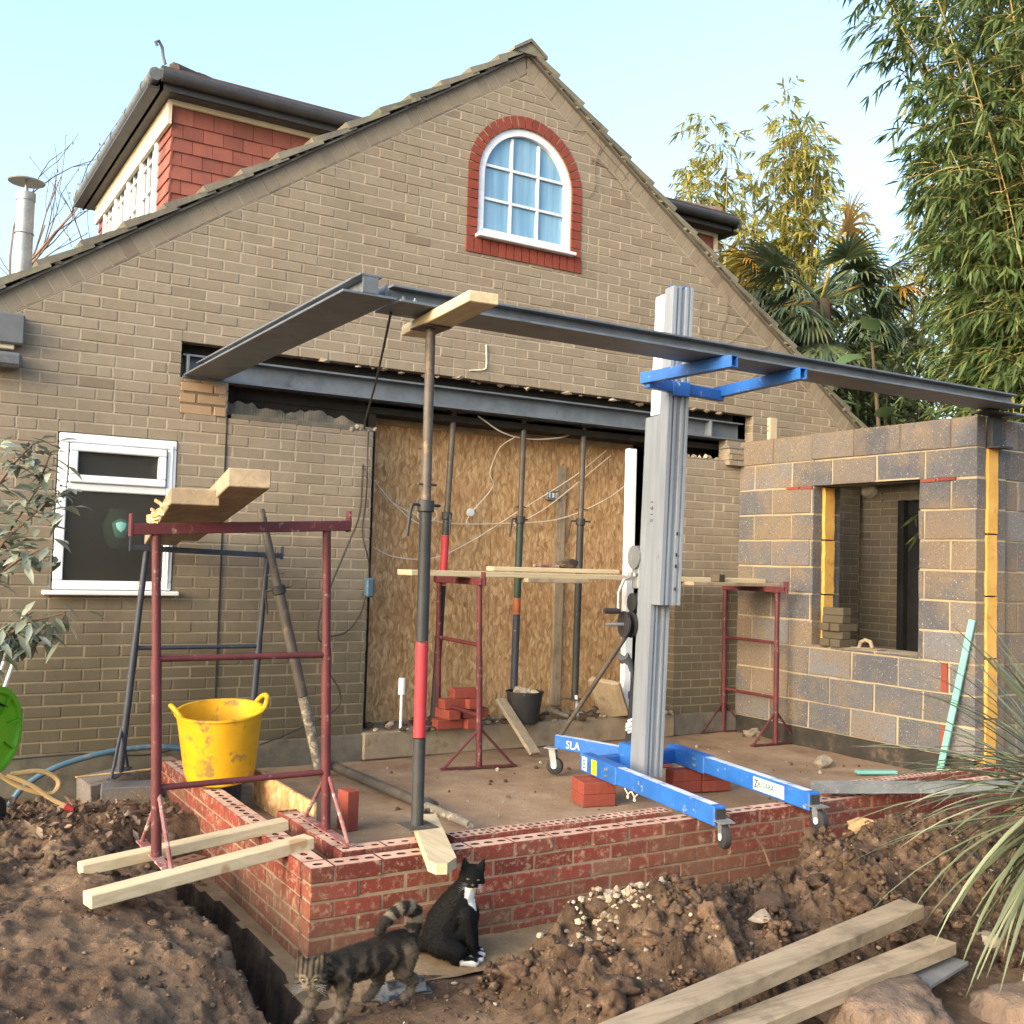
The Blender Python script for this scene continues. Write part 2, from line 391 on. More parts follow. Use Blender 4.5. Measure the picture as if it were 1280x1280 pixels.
M_['bamboo_leaf'] = leafmat('bamboo_leaf', [(0, (.042,.076,.028)), (.5, (.082,.132,.042)), (.85, (.15,.195,.06)), (1, (.27,.25,.08))])
M_['bamboo_gold'] = leafmat('dry_bamboo_leaf', [(0, (.15,.19,.045)), (.5, (.30,.30,.08)), (1, (.52,.42,.12))], trans=.5)
M_['palm_leaf'] = leafmat('palm_leaf', [(0, (.05,.085,.055)), (.6, (.085,.13,.07)), (1, (.16,.19,.09))], trans=.2)
M_['palm_dry'] = leafmat('yellow_palm_leaf', [(0, (.45,.24,.03)), (1, (.6,.36,.06))], trans=.3)
M_['shrub_leaf'] = leafmat('shrub_leaf', [(0, (.03,.05,.025)), (.6, (.06,.09,.04)), (1, (.12,.16,.06))], trans=.2)
M_['big_leaf'] = leafmat('broad_leaf', [(0, (.07,.13,.05)), (1, (.14,.22,.09))], trans=.3)
M_['grey_leaf'] = leafmat('grey_green_leaf', [(0, (.10,.125,.09)), (.6, (.18,.21,.16)), (1, (.29,.32,.26))], trans=.15)
M_['cord_leaf'] = leafmat('strap_leaf', [(0, (.06,.07,.04)), (.6, (.14,.17,.1)), (1, (.3,.32,.22))], trans=.1)
M_['culm'] = gen('bamboo_culm', (.3,.22,.08), (.2,.18,.06), rough=.6, bump=0, rv=.2)
M_['bark'] = gen('bark', (.1,.075,.05), (.07,.05,.035), rough=.95, bump=.6, rv=.15)
M_['climber'] = gen('climber_stem', S(112,98,80), S(96,84,68), rough=.9, bump=0, rv=.1)
M_['twig'] = gen('warm_twig', (.16,.1,.07), (.12,.075,.05), rough=.9, bump=0, rv=.15)

# ---------------------------------------------------------------- brick laying
def clip_poly(poly, a, b, c):
    out = []; n = len(poly)
    for i in range(n):
        p, q = poly[i], poly[(i+1) % n]
        dp, dq = a*p[0]+b*p[1]-c, a*q[0]+b*q[1]-c
        if dp <= 0: out.append(p)
        if (dp < 0 < dq) or (dq < 0 < dp):
            k = dp/(dp-dq); out.append((p[0]+(q[0]-p[0])*k, p[1]+(q[1]-p[1])*k))
    return out
def lay(mb, u0, u1, v0, v1, to3, bw=.225, bh=.075, mj=.010, off=0., vo=0., clip=(), holes=(), breaks=(), depth=.02, proud=.004, jit=.0025, wob=.0015, mth=.1, mi=0, mm=1, top=None, shift=.5, mtop=None, rndf=None, snap=0):
    """courses of bricks (material mi) over a mortar body (material mm). holes: fn(v) -> [(ua,ub)]"""
    g = random.Random(int(abs(u0*971)+abs(v1*77)) + 3)
    k = math.floor((v0-vo)/bh + 1e-6)
    while vo + k*bh < v1 - 1e-6:
        rb, rtp = vo + k*bh, vo + (k+1)*bh
        lo_, hi_ = max(rb, v0), min(rtp, v1)
        bs = sorted({lo_, hi_} | {b for b in breaks if lo_+.004 < b < hi_-.004})
        def minus(iv, p0, q0):
            nx = []
            for (p, q) in iv:
                if q0 <= p or p0 >= q: nx.append((p, q)); continue
                if p0 > p: nx.append((p, p0))
                if q0 < q: nx.append((q0, q))
            return nx
        sl = []
        for sb, st in zip(bs, bs[1:]):
            iv = [(u0, u1)]
            for h in holes:
                for (p, q) in h((sb+st)/2): iv = minus(iv, p, q)
            sl.append((sb, st, iv))
        if len(sl) > 1:                       # keep whole bricks away from the cut edges
            full = [(u0, u1)]
            for (sb, st, iv) in sl:
                gaps = [(u0, u1)]
                for (p, q) in iv: gaps = minus(gaps, p, q)
                for (p, q) in gaps: full = minus(full, p, q)
            rest = []
            for (sb, st, iv) in sl:
                for (p, q) in full: iv = minus(iv, p, q)
                rest.append((sb, st, iv))
            sl = [(lo_, hi_, full)] + rest
        for (sb, st, iv) in sl:
            for (p, q) in iv:
                mt = st if (mtop is None or st < v1-1e-6) else st - mtop
                s0 = sb if abs(sb-rb) < 1e-6 else sb+.004
                if abs(mt-rtp) > 1e-6 and abs(mt-st) < 1e-6 and st < v1-1e-6: mt = st-.004
                pl = [(p+.004, s0), (q-.004, s0), (q-.004, mt), (p+.004, mt)]
                for (a, b, c) in clip: pl = clip_poly(pl, a, b, c) if pl else pl
                if len(pl) >= 3: mb.prism(pl, to3, -mth, 0, mm, .5)
            lo, hi = max(sb, rb+mj/2), min(st, rtp-mj/2) if not (top is not None and abs(st-v1) < 1e-6) else st
            if hi-lo < .008: continue
            o = off + (k % 2)*bw*shift
            i0 = math.floor((u0-o)/bw)
            for i in range(i0, i0 + int((u1-u0)/bw) + 3):
                a0, b0 = o+i*bw+mj/2, o+(i+1)*bw-mj/2
                rv = g.random() if rndf is None else rndf(g, a0, rb)
                pj = proud + g.uniform(-jit, jit)
                cells = [(a0, b0)]
                if snap and g.random() < snap:  # now and then a pair of snapped half bricks
                    m_ = (a0+b0)/2 + g.uniform(-.02, .02); cells = [(a0, m_-mj/2), (m_+mj/2, b0)]
                for (a0, b0) in cells:
                  for (p, q) in iv:
                    a, b = max(a0, p), min(b0, q)
                    if b-a < .012: continue
                    w_ = lambda: g.uniform(-wob, wob)
                    pl = [(a+w_(), lo+w_()), (b+w_(), lo+w_()), (b+w_(), hi+w_()), (a+w_(), hi+w_())]
                    for (ca, cb, cc) in clip: pl = clip_poly(pl, ca, cb, cc-.006) if pl else pl
                    if len(pl) < 3: continue
                    cu = sum(x[0] for x in pl)/len(pl); cv = sum(x[1] for x in pl)/len(pl)
                    ins = []
                    for (x, y) in pl:
                        dx, dy = cu-x, cv-y
                        ins.append((x+math.copysign(min(.003, abs(dx)), dx), y+math.copysign(min(.003, abs(dy)), dy)))
                    A = [mb.bm.verts.new(to3(x, y, -depth)) for x, y in pl]
                    B = [mb.bm.verts.new(to3(x, y, pj-.003)) for x, y in pl]
                    C = [mb.bm.verts.new(to3(x, y, pj)) for x, y in ins]
                    n = len(pl); mb.f(C, mi, rv)
                    for j in range(n):
                        jj = (j+1) % n
                        mb.f([B[j], B[jj], C[jj], C[j]], mi, rv)
                        if top is not None and abs(pl[j][1]-v1) < .004 and abs(pl[jj][1]-v1) < .004: continue
                        mb.f([A[j], A[jj], B[jj], B[j]], mi, rv)
        k += 1
def rect_hole(ua, ub, va, vb): return lambda v: [(ua, ub)] if va < v < vb else []
# ---------------------------------------------------------------- ground
def ss(a, b, t):
    t = min(1, max(0, (t-a)/(b-a))); return t*t*(3-2*t)
CX = [-9,-5.3,-4.9,-4.6,-4.35,-4.1,-3.9,-3.6,-3.3,-3.0,-2.7,-2.3,-1.8,-1.0,0.3,3]
def xe_(y): return -5.225 + .03*MN.noise((y*3.1, 1.7, 0.0)) - .06*ss(-2.6, -3.1, y) - .08*ss(-1.9, -1.5, y)
CZ = [-.36,-.37,-.36,-.33,-.27,-.13,-.10,-.16,-.24,-.18,-.13,-.10,-.09,-.08,-.08,-.1]
def fbm(x, y, o=4, s=1.0, z=0.0):
    v = 0; a = 1
    for i in range(o):
        v += a*MN.noise((x*s, y*s, z+i*7.3)); s *= 2.1; a *= .55
    return v
def xl_(x, y): return -5.53 + .035*MN.noise((x*2.3, y*2.3, 3.0)) + .03*MN.noise((2.0, y*9, 3.0))
def H(x, y):
    n = fbm(x, y, 5, 2.2)*.035 + fbm(x, y, 3, 11, 5)*.014 + .012*abs(MN.noise((x*14, y*14, 1.0)))
    if -5.10 < x < 0.2 and -2.88 < y < .6: return -.22
    if y > .3 or x > .4: return -.25 + n
    # left garden
    left = -.13 - .10*ss(-1.6, -.3, y) + n*1.3 + .05*math.exp(-((x+6.3)**2+(y+2.6)**2)/.5)
    left -= .05*ss(-3.0, -3.9, y) + .06*ss(-4.0, -5.2, y)
    zf = float(np.interp(x, CX, CZ))
    wob = .05*MN.noise((x*2.3, y*2.3, 3.0))
    # ground in front: footing level by the wall, a spoil heap, then down to the camera
    d = -2.92 - y
    foot = .36 if x < -2.9 else .36 - .26*ss(-2.9, -2.5, x)
    near = -.30 + .03*fbm(x, y, 3, 1.1)
    heap = zf + n*1.2 + .05*fbm(x, y, 4, 3.2, 9) + .05*(abs(MN.noise((x*7, y*7, 2.0)))-.2) + .03*(abs(MN.noise((x*17, y*17, 4.0)))-.2)
    crest = .80 if x < -2.9 else .80-.2*ss(-2.9, -2.3, x)
    if d < crest: front = -.44 + (heap+.44)*ss(foot-.02+wob, foot+.28+wob, d)
    else: front = heap + (near - heap)*ss(crest, crest+.75, d)
    if x < -4.4:   # cats' corner: low ground left of the heap
        k = ss(-4.4, -4.9, x); low = -.37 + n*.6 - .06*ss(.30, .42, d)*ss(.62, .5, d)
        low = low + (-.33-low)*ss(1.0, 1.5, d)
        front = front*(1-k) + (low if d > .33 else -.44)*k
    if y > -2.92: side = -.44
    else: side = front
    xl = xl_(x, y)
    xe = xe_(y)
    left -= .09*ss(-5.95, -5.53, x)*ss(-1.2, -1.6, y)
    # trench along the return wall
    if x < -5.144+.02 or y < -2.9:
        kt = ss(-1.15, -1.40, y)
        if x < xe:
            lv = left
            if y < -3.25: lv = left + (-.36+n*.6-left)*ss(-3.25, -3.75, y)*ss(-6.2, -5.6, x)
            if x < xl: return lv
            ke = ss(-3.50, -3.40, y)
            bot = -.74 + .05*fbm(x, y, 3, 5)
            pit = bot*kt*ke + (lv if kt < 1 else side if y < -2.92 else lv)*(1-kt*ke)
            kk = ss(xl, xl+.035, x)
            return lv*(1-kk) + pit*kk
        if y > -2.92: return -.418*kt + left*(1-kt)
    return front
def axis(a, b, step, far, k=1.35):
    mid = list(np.arange(a, b+1e-6, step)); lo = []; hi = []
    d = step; v = a
    while v > -far: d *= k; v -= d; lo.append(v)
    d = step; v = b
    while v < far: d *= k; v += d; hi.append(v)
    return lo[::-1] + mid + hi
XS = axis(-6.9, .4, .026, 900); YS = axis(-5.1, .15, .026, 900)
verts = []; faces = []
for y in YS:
    for x in XS:
        dx = max(0, -6.9-x, x-.4); dy = max(0, -5.1-y, y-.15)
        verts.append((x, y, H(x, y) if max(dx, dy) < 4 else -.28))
nx = len(XS)
for j in range(len(YS)-1):
    for i in range(nx-1):
        a = j*nx+i; faces.append((a, a+1, a+nx+1, a+nx))
me = bpy.data.meshes.new('ground'); me.from_pydata(verts, [], faces); me.materials.append(M_['soil']); me.materials.append(M_['shaded_cut_soil']); me.materials.append(M_['footing'])
mi_ = []
for q in faces:
    zs_ = [verts[k][2] for k in q]; x_, y_ = verts[q[0]][0], verts[q[0]][1]
    mi_.append(2 if -5.32 < x_ < -5.08 and -3.32 < y_ < -1.2 and max(zs_) < -.385 and min(zs_) > -.47 else 1 if (max(zs_)-min(zs_) > .03 or min(zs_) < -.55) and -5.62 < x_ < -5.2 and -3.6 < y_ < -1.1 and min(zs_) < -.3 else 0)  # steep and deep trench faces take the soil toned for shade
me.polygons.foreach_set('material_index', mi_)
me.polygons.foreach_set('use_smooth', [True]*len(me.polygons))
tag(link_mesh('ground', me), kind='structure')
def sheet(name, x0, x1, y0, y1, z, st, amp, sc, mat, skip=None):
    xs = np.arange(x0, x1+1e-6, st); ys = np.arange(y0, y1+1e-6, st); vs = []; fs = []
    for y in ys:
        for x in xs: vs.append((x, y, z + amp*fbm(x, y, 4, sc, 2.0)))
    n = len(xs)
    for j in range(len(ys)-1):
        for i in range(n-1):
            if skip and skip((xs[i]+xs[i+1])/2, (ys[j]+ys[j+1])/2): continue
            a = j*n+i; fs.append((a, a+1, a+n+1, a+n))
    m = bpy.data.meshes.new(name); m.from_pydata(vs, [], fs); m.materials.append(mat)
    m.polygons.foreach_set('use_smooth', [True]*len(m.polygons))
    return tag(link_mesh(name, m), kind='structure')
sheet('extension_floor', -5.0, .3, -2.78, .32, -.155, .03, .012, 1.6, M_['sand'])
sheet('footing', -5.32, -2.45, -3.28, -1.15, -.405, .02, .010, 3.0, M_['footing'], skip=lambda x, y: (x > -5.1 and y > -2.85) or x < -5.135 or x < xe_(y) + .03*MN.noise((y*17, 3.0, 0.0)))

# spoil heap: lumps of dug clay fused together
def lump(x, y, s, z):
    q = Vector((x*s, y*s, z)); q += Vector((MN.noise(q*1.7), MN.noise(q*1.7+Vector((5, 0, 0))), 0))*.45
    d = MN.voronoi(q)[0]; return max(0.0, 1-(d[0]/.62)**2) * (1 if d[1]-d[0] > .08 else .75)
def heap_w(x, y):
    d = -2.92 - y + .05*MN.noise((x*4, y*4, 1.0)); lo = .40 if x < -2.9 else .40-.24*ss(-2.9, -2.4, x)
    return ss(lo, lo+.16, d)*ss(1.75, 1.2, d)*ss(-4.78, -4.5, x + .08*MN.noise((x*5, y*5, 6.0)))
def HH(x, y):
    w_ = heap_w(x, y); h = H(x, y)
    if w_ <= 0: return h - .03
    l = .060*lump(x, y, 5.5, .3)*(.5+.9*abs(MN.noise((x*2.6, y*2.6, 3.3)))*1.4) + .034*lump(x, y, 12, 2.1) + .017*lump(x, y, 27, 4.4) + .007*lump(x, y, 55, 6.2)
    return h - .012 + w_*l + .02*w_
xs = np.arange(-4.9, -1.35, .0095); ys = np.arange(-4.75, -2.98, .0095); vs = []; fs = []
for y in ys:
    for x in xs: vs.append((x, y, HH(x, y)))
n = len(xs); W_ = [heap_w(v[0], v[1]) > 0 for v in vs]
for j in range(len(ys)-1):
    for i in range(n-1):
        a = j*n+i
        if W_[a] or W_[a+1] or W_[a+n] or W_[a+n+1]: fs.append((a, a+1, a+n+1, a+n))
me = bpy.data.meshes.new('spoil_heap'); me.from_pydata(vs, [], fs)
M_['heap'] = soil_mat('dug_clay', [S(52,41,33), S(78,63,50), S(102,84,68), S(132,113,94)], S(170,150,126), 1.0, 7)
me.materials.append(M_['heap']); me.polygons.foreach_set('use_smooth', [True]*len(me.polygons))
tag(link_mesh('spoil_heap', me), kind='structure')

# rough dug soil at the left
def HL(x, y):
    h = H(x, y); w_ = ss(xl_(x, y)-.005, xl_(x, y)-.09, x) if -3.5 < y < -1.2 else ss(-5.3, -5.5, x)
    w_ *= ss(-.06, -.2, y)*ss(-4.9, -4.6, y)*ss(-7.0, -6.9, x)
    m = .45 + .9*ss(-.15, .25, MN.noise((x*1.1+4, y*1.1, 2.0)) + .25*ss(-2.6, -1.6, y))
    l = .030*lump(x, y, 5, 1.3)*m*m*.8 + .012*lump(x, y, 15, 5.1)*m*m + .007*lump(x, y, 33, 8.4)*m + .004*lump(x, y, 60, 1.2) + .012*fbm(x, y, 3, 7, 4)
    return h - .012 + w_*(l + .006)
xs = np.arange(-7.0, -5.35, .012); ys = np.arange(-4.9, -.05, .012); vs = []; fs = []
for y in ys:
    for x in xs: vs.append((x, y, HL(x, y)))
n = len(xs)
for j in range(len(ys)-1):
    for i in range(n-1):
        a = j*n+i
        if -3.52 < vs[a][1] < -1.2 and xs[i+1] > xl_(xs[i+1], vs[a][1])-.004: continue
        fs.append((a, a+1, a+n+1, a+n))
me = bpy.data.meshes.new('dug_soil'); me.from_pydata(vs, [], fs); me.materials.append(M_['soil']); me.polygons.foreach_set('use_smooth', [True]*len(me.polygons))
tag(link_mesh('dug_soil', me), kind='structure')

# ---------------------------------------------------------------- house
AX, AZ, SLP = -2.42, 5.27, .68
ang = math.atan(SLP)
house = thing('house', 'pale brick gable house with an arched upstairs window and a big ground floor opening', 'house', (AX, 4, 0))
def wy(u, v, d): return (u, -d, v)
clipG = [(SLP, 1, AZ+SLP*-AX*-1 if False else AZ - SLP*AX*-1*-1), ]
clipG = [(-SLP, 1, AZ - SLP*AX), (SLP, 1, AZ + SLP*AX)]
def arch(rad, cx, spring, bot):
    def h(v):
        if v < bot or v > spring+rad: return []
        hw = rad if v < spring else math.sqrt(max(0, rad*rad-(v-spring)**2))
        return [(cx-hw, cx+hw)] if hw > .01 else []
    return h
ACX, ASP = -2.384, 4.385
holes = [rect_hole(-5.805, -5.065, 1.05, 2.06), arch(.49, ACX, ASP, 3.82),
         rect_hole(-5.065, .15, 2.49, 2.735), rect_hole(-4.74, -.17, 2.30, 2.49),
         rect_hole(-4.74, -.74, 2.245, 2.30), rect_hole(-3.65, -.74, -.2, 2.245)]
brk = [1.05, 2.06, 3.82, 2.49, 2.735, 2.30, 2.245]
w = MB()
def hb(g, a0, zb):
    r = g.random()
    return r
lay(w, -6.25, 1.62, .03, 5.3, wy, off=.03, vo=.03, clip=clipG, holes=holes, breaks=brk, mth=.102, depth=.09, rndf=hb, snap=.10)
# brick-on-edge course along both verges
for sg in (-1, 1):
    dx, dz = sg*math.cos(ang), -math.sin(ang); nxx, nzz = sg*math.sin(ang), math.cos(ang)
    cl = [(1, 0, AX-.004)] if sg < 0 else [(-1, 0, -(AX+.004))]
    def pl(s0, s1, t0, t1):
        p = [(AX+dx*s+nxx*t, AZ+dz*s+nzz*t) for s, t in ((s0, t0), (s1, t0), (s1, t1), (s0, t1))]
        for c in cl: p = clip_poly(p, *c)
        return p
    s = -.12; end = 4.62 if sg < 0 else 4.9
    w.prism(pl(-.2, end, .003, .137), wy, -.1, .0, 1, .5)
    while s < end-.1:
        p = pl(s, s+.092, .012, .135)
        if len(p) >= 3: w.prism(p, wy, -.05, .004+rng.uniform(-.002, .002), 0)
        s += .102
lay(w, .104, 8.1, -.15, 2.70, lambda u, v, d: (-6.25-d, u, v), off=.104, vo=.03-.225, mth=.05, depth=.04, snap=.05)
w.build('gable_wall', [M_['house_brick'], M_['house_mortar']], house, smooth=0, recalc=True)
b = MB()                                        # side, back and inner walls, ceiling: what closes the building
b.box((-6.19, 4.1, 1.3), (.12, 8, 3.0), mi=0); b.box((1.56, 4.1, 1.3), (.12, 8, 3.0), mi=0); b.box((AX, 8.1, 1.3), (7.9, .12, 3.0), mi=0)
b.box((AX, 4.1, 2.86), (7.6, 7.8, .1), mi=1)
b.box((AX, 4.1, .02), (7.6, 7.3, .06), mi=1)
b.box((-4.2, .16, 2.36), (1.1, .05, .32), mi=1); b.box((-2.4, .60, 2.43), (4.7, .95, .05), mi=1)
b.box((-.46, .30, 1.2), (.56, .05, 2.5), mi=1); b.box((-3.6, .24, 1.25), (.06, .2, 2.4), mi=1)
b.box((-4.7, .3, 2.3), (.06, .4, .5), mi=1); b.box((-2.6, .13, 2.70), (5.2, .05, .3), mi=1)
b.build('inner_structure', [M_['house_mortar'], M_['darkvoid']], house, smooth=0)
# plaster strip and ragged mortar over the cut-down wall
b = MB(); b.box((-4.18, .05, 2.262), (1.05, .10, .035), mi=0, ch=.004)
n_ = 60; prev = None
for i in range(n_+1):
    x = -4.735 + i*1.05/n_; h_ = 2.30 + (.10*(1-i/n_)**.7+.02)*max(.15, .75+.9*MN.noise((x*6, 2.2, 0))+.4*MN.noise((x*19, 1.2, 0)))
    cur = [b.bm.verts.new((x, .055+.02*MN.noise((x*11, 5, 0)), 2.275)), b.bm.verts.new((x, .075+.03*MN.noise((x*9, 9, 0)), h_)), b.bm.verts.new((x, .14, h_-.01))]
    if prev:
        for k in range(2): b.f([prev[k], cur[k], cur[k+1], prev[k+1]], 0, rng.random())
    prev = cur
for i in range(14): b.ico((-3.82+i*.014, -.0+rng.uniform(0, .08), 2.255+rng.uniform(-.01, .015)), .022, 1, 1, jit=.8)
for i in range(12): b.ico((-.73+i*.045, .0+rng.uniform(.0, .08), 2.305+rng.uniform(-.01, .01)), .022, 1, 1, jit=.8)
for i in range(30): b.ico((-4.2+i*.135+rng.uniform(-.05, .05), rng.uniform(.0, .06), 2.728+rng.uniform(-.01, .01)), rng.uniform(.008, .03), 1, 1, jit=.8, sc=(1.6, 1, .7))
tag(b.build('broken_mortar', [M_['render'], M_['rubble']], house, smooth=0), kind='stuff')
for (c_, d_) in (((-5.70, -.012, -.13), (1.14, .02, .32)), ((-4.40, -.012, -.08), (1.48, .024, .22)), ((-.37, -.012, -.06), (.74, .024, .18))):
    b = MB(); b.box(c_, d_, ch=.004); b.build('plinth', M_['render'], house)
b = MB(); b.box((-4.741, -.006, 1.05), (.010, .006, 2.4)); b.build('movement_joint', M_['black'], house)
# opening sill: concrete step with rubble
b = MB(); b.box((-2.2, .19, -.055), (2.92, .46, .20), ch=.012)
b.build('opening_step', M_['concrete'], house)
b = MB(); b.box((-.085, -.004, 2.36), (.20, .1, .12), mi=0, ch=.004); b.box((-.085, -.006, 2.415), (.23, .12, .02), mi=1, ch=.003)
for k in range(3):
    for j in range(2): b.box((-.135+j*.105+(k % 2)*.02, -.012, 2.275+k*.052), (.098, .1, .046), mi=0, ch=.003)
b.build('brick_pier', [M_['house_brick'], M_['slate']], house, smooth=0)
# lintel beam in its slot
b = MB(); y0 = -.012
b.box((-2.50, y0+.10, 2.497), (5.10, .20, .014)); b.box((-2.50, y0+.105, 2.652), (5.10, .15, .013)); b.box((-2.50, y0+.105, 2.575), (5.10, .012, .15))
b.box((-5.02, y0+.05, 2.575), (.012, .12, .14)); b.box((-.35, y0+.06, 2.575), (.012, .1, .14))
for x in (-4.80, -5.0): b.lathe([(.016, 0), (.016, .012)], (x, y0+.09, 2.56), 8, M=Matrix.Rotation(R(90), 3, 'X'))
b.build('lintel_beam', M_['steel'], house)
# three courses of newer brick patched in below the beam end
b = MB()
lay(b, -5.066, -4.752, 2.245, 2.470, lambda u, v, d: (u, -.004-d, v), off=-5.066, vo=2.245, proud=.004, mth=.003, depth=.006, mj=.014)
M_['patch_brick'] = brick_mat('patch_brick', [(0, S(150,128,106)), (1, S(158,134,110))], S(130,114,94), (.6, .8))
b.build('brick_patch', [M_['patch_brick'], M_['damp_mortar']], house, smooth=0)
# windows
def frame_rect(mb, u0, u1, v0, v1, t, y0, d, ch=.006):
    mb.box(((u0+u1)/2, y0+d/2, v1-t/2), (u1-u0, d, t), ch=ch); mb.box(((u0+u1)/2, y0+d/2, v0+t/2), (u1-u0, d, t), ch=ch)
    mb.box((u0+t/2, y0+d/2, (v0+v1)/2), (t, d, v1-v0-2*t-.001), ch=ch); mb.box((u1-t/2, y0+d/2, (v0+v1)/2), (t, d, v1-v0-2*t-.001), ch=ch)
def child_empty(name, parent, loc):
    e = bpy.data.objects.new(name, None); COL.objects.link(e); e.parent = parent; e.location = Vector(loc)-root_loc(parent); return e
win = child_empty('window', house, (-5.43, 0, 1.55))
b = MB(); frame_rect(b, -5.80, -5.068, 1.06, 2.055, .058, -.012, .07)
b.box((-5.434, .02, 1.715), (.62, .06, .05), ch=.006)
frame_rect(b, -5.735, -5.135, 1.742, 1.992, .05, -.03, .05)
b.box((-5.098, -.014, 1.55), (.012, .01, .95), ch=.003)
b.build('frame', M_['upvc'], win)
b = MB(); b.box((-5.435, .012, 1.867), (.52, .01, .17)); b.box((-5.435, .012, 1.40), (.64, .01, .60)); b.build('pane', M_['glass_dark'], win)
b = MB(); b.box((-5.445, -.03, 1.042), (.83, .10, .028), ch=.005); b.build('sill', M_['upvc'], win)
aw = child_empty('window', house, (ACX, 0, 4.3))
def arch_path(rad, bot, n=28):
    return [(ACX-rad, bot)] + [(ACX-rad*math.cos(math.pi*i/n), ASP+rad*math.sin(math.pi*i/n)) for i in range(n+1)] + [(ACX+rad, bot)]
def band(mb, po, pi_, y0, y1, mi=0, r=.5):
    for i in range(len(po)-1):
        q = [po[i], po[i+1], pi_[i+1], pi_[i]]
        mb.prism(q, lambda u, v, d: (u, d, v), y0, y1, mi, r)
b = MB(); FB = 3.885
band(b, arch_path(.447, FB), arch_path(.385, FB), .01, .07); b.box((ACX, .04, FB+.032), (.78, .06, .064))
b.box((ACX, -.01, FB-.012), (.93, .12, .028), ch=.005)
b.build('frame', M_['upvc'], aw)
b = MB()
for k in (-1, 1): b.box((ACX+k*.128, .035, 4.33), (.02, .02, .80))
for z in (4.20, 4.47): b.box((ACX, .034, z), (.77, .018, .02))
b.build('glazing_bar', M_['upvc'], aw)
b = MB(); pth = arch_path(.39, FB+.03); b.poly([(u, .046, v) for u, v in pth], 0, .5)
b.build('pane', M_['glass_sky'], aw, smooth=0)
sur = MB()
po, pi_ = arch_path(.545, 3.86, 40), arch_path(.44, 3.86, 40)
band(sur, po, pi_, .004, .10, 1)
def seg(r0, r1, a0, a1, d):
    pts = [(ACX-r*math.cos(a), ASP+r*math.sin(a)) for r, a in ((r0, a0), (r1, a0), (r1, a1), (r0, a1))]
    sur.prism(pts, wy, -.05, d, 0)
N = 23
for i in range(N):
    a0, a1 = math.pi*i/N+.012, math.pi*(i+1)/N-.012; seg(.447, .543, a0, a1, .008+rng.uniform(-.002, .002))
k = 0; z = ASP
while z > 3.88:
    for sg in (-1, 1): sur.box((ACX+sg*.495, .04, z-.037), (.096, .1, .064), mi=0)
    z -= .075
sur.box((ACX, .06, 3.795), (1.09, .112, .128), mi=1, r=.5)
x = ACX-.545
while x < ACX+.50: sur.box((x+.033, .04, 3.795), (.064, .11, .118), mi=0); x += .0735
sur.build('brick_surround', [M_['new_red'], M_['house_mortar']], house, smooth=0)
# roof: tiled slopes with stepped verge
for sg in (-1, 1):
    b = MB(); dx, dz = sg*math.cos(ang), -math.sin(ang); nxx, nzz = sg*math.sin(ang), math.cos(ang)
    P = lambda s, t: (AX+dx*s+nxx*t, AZ+dz*s+nzz*t)
    L = 4.78 if sg < 0 else 5.4
    cl = (1, 0, AX) if sg < 0 else (-1, 0, -AX)
    q = clip_poly([P(-.2, .137), P(L, .137), P(L, .152), P(-.2, .152)], *cl); b.prism(q, wy, -8.3, .035, 1)
    s = L
    while s > 0:
        s0 = max(-.1, s-.37)
        q = clip_poly([P(s0, .154), P(s, .176), P(s, .226), P(s0, .182)], *cl)
        b.prism(q, wy, -8.3, .055+rng.uniform(-.006, .006), 0); s -= .305
    s = L
    # mortar bedding and lichen lumps in the verge
    for i in range(40): 
        s = rng.uniform(.1, L); p = P(s, .166); b.ico((p[0], -.03, p[1]), rng.uniform(.012, .028), 1, 0, jit=.6, sc=(1.7, .8, .8))
    b.build('roof_slope', [M_['tile'], M_['undercloak']], house, smooth=0)
b = MB(); zt = AZ+.152/math.cos(ang)
y = -.075
while y < 8.2:
    for sg in (-1, 1):
        p = [(AX+sg*.0, zt+.10), (AX+sg*.16, zt-.01), (AX+sg*.16, zt-.035), (AX+sg*.0, zt+.07)]
        b.prism(p, lambda u, v, d: (u, d, v), y, y+.44, 0)
    y += .452
b.prism([(AX-.15, zt-.03), (AX+.15, zt-.03), (AX, zt+.075)], lambda u, v, d: (u, d, v), -.06, .3, 0)
b.build('ridge', M_['tile'], house, smooth=0)
# left eaves: box end, gutter
b = MB(); b.box((-6.22, -.03, 2.66), (.36, .12, .19), ch=.01); b.box((-6.40, 4, 2.70), (.12, 8.1, .1), ch=.01); b.box((-6.27, -.05, 2.46), (.44, .20, .09), ch=.02)
b.build('eaves_box', M_['gutter'], house)
for i, x in enumerate((-6.19,)):
    b = MB(); b.box((x, -.02, 2.56), (.2, .08, .05), ch=.006); b.build('soffit', M_['soffit'], house)
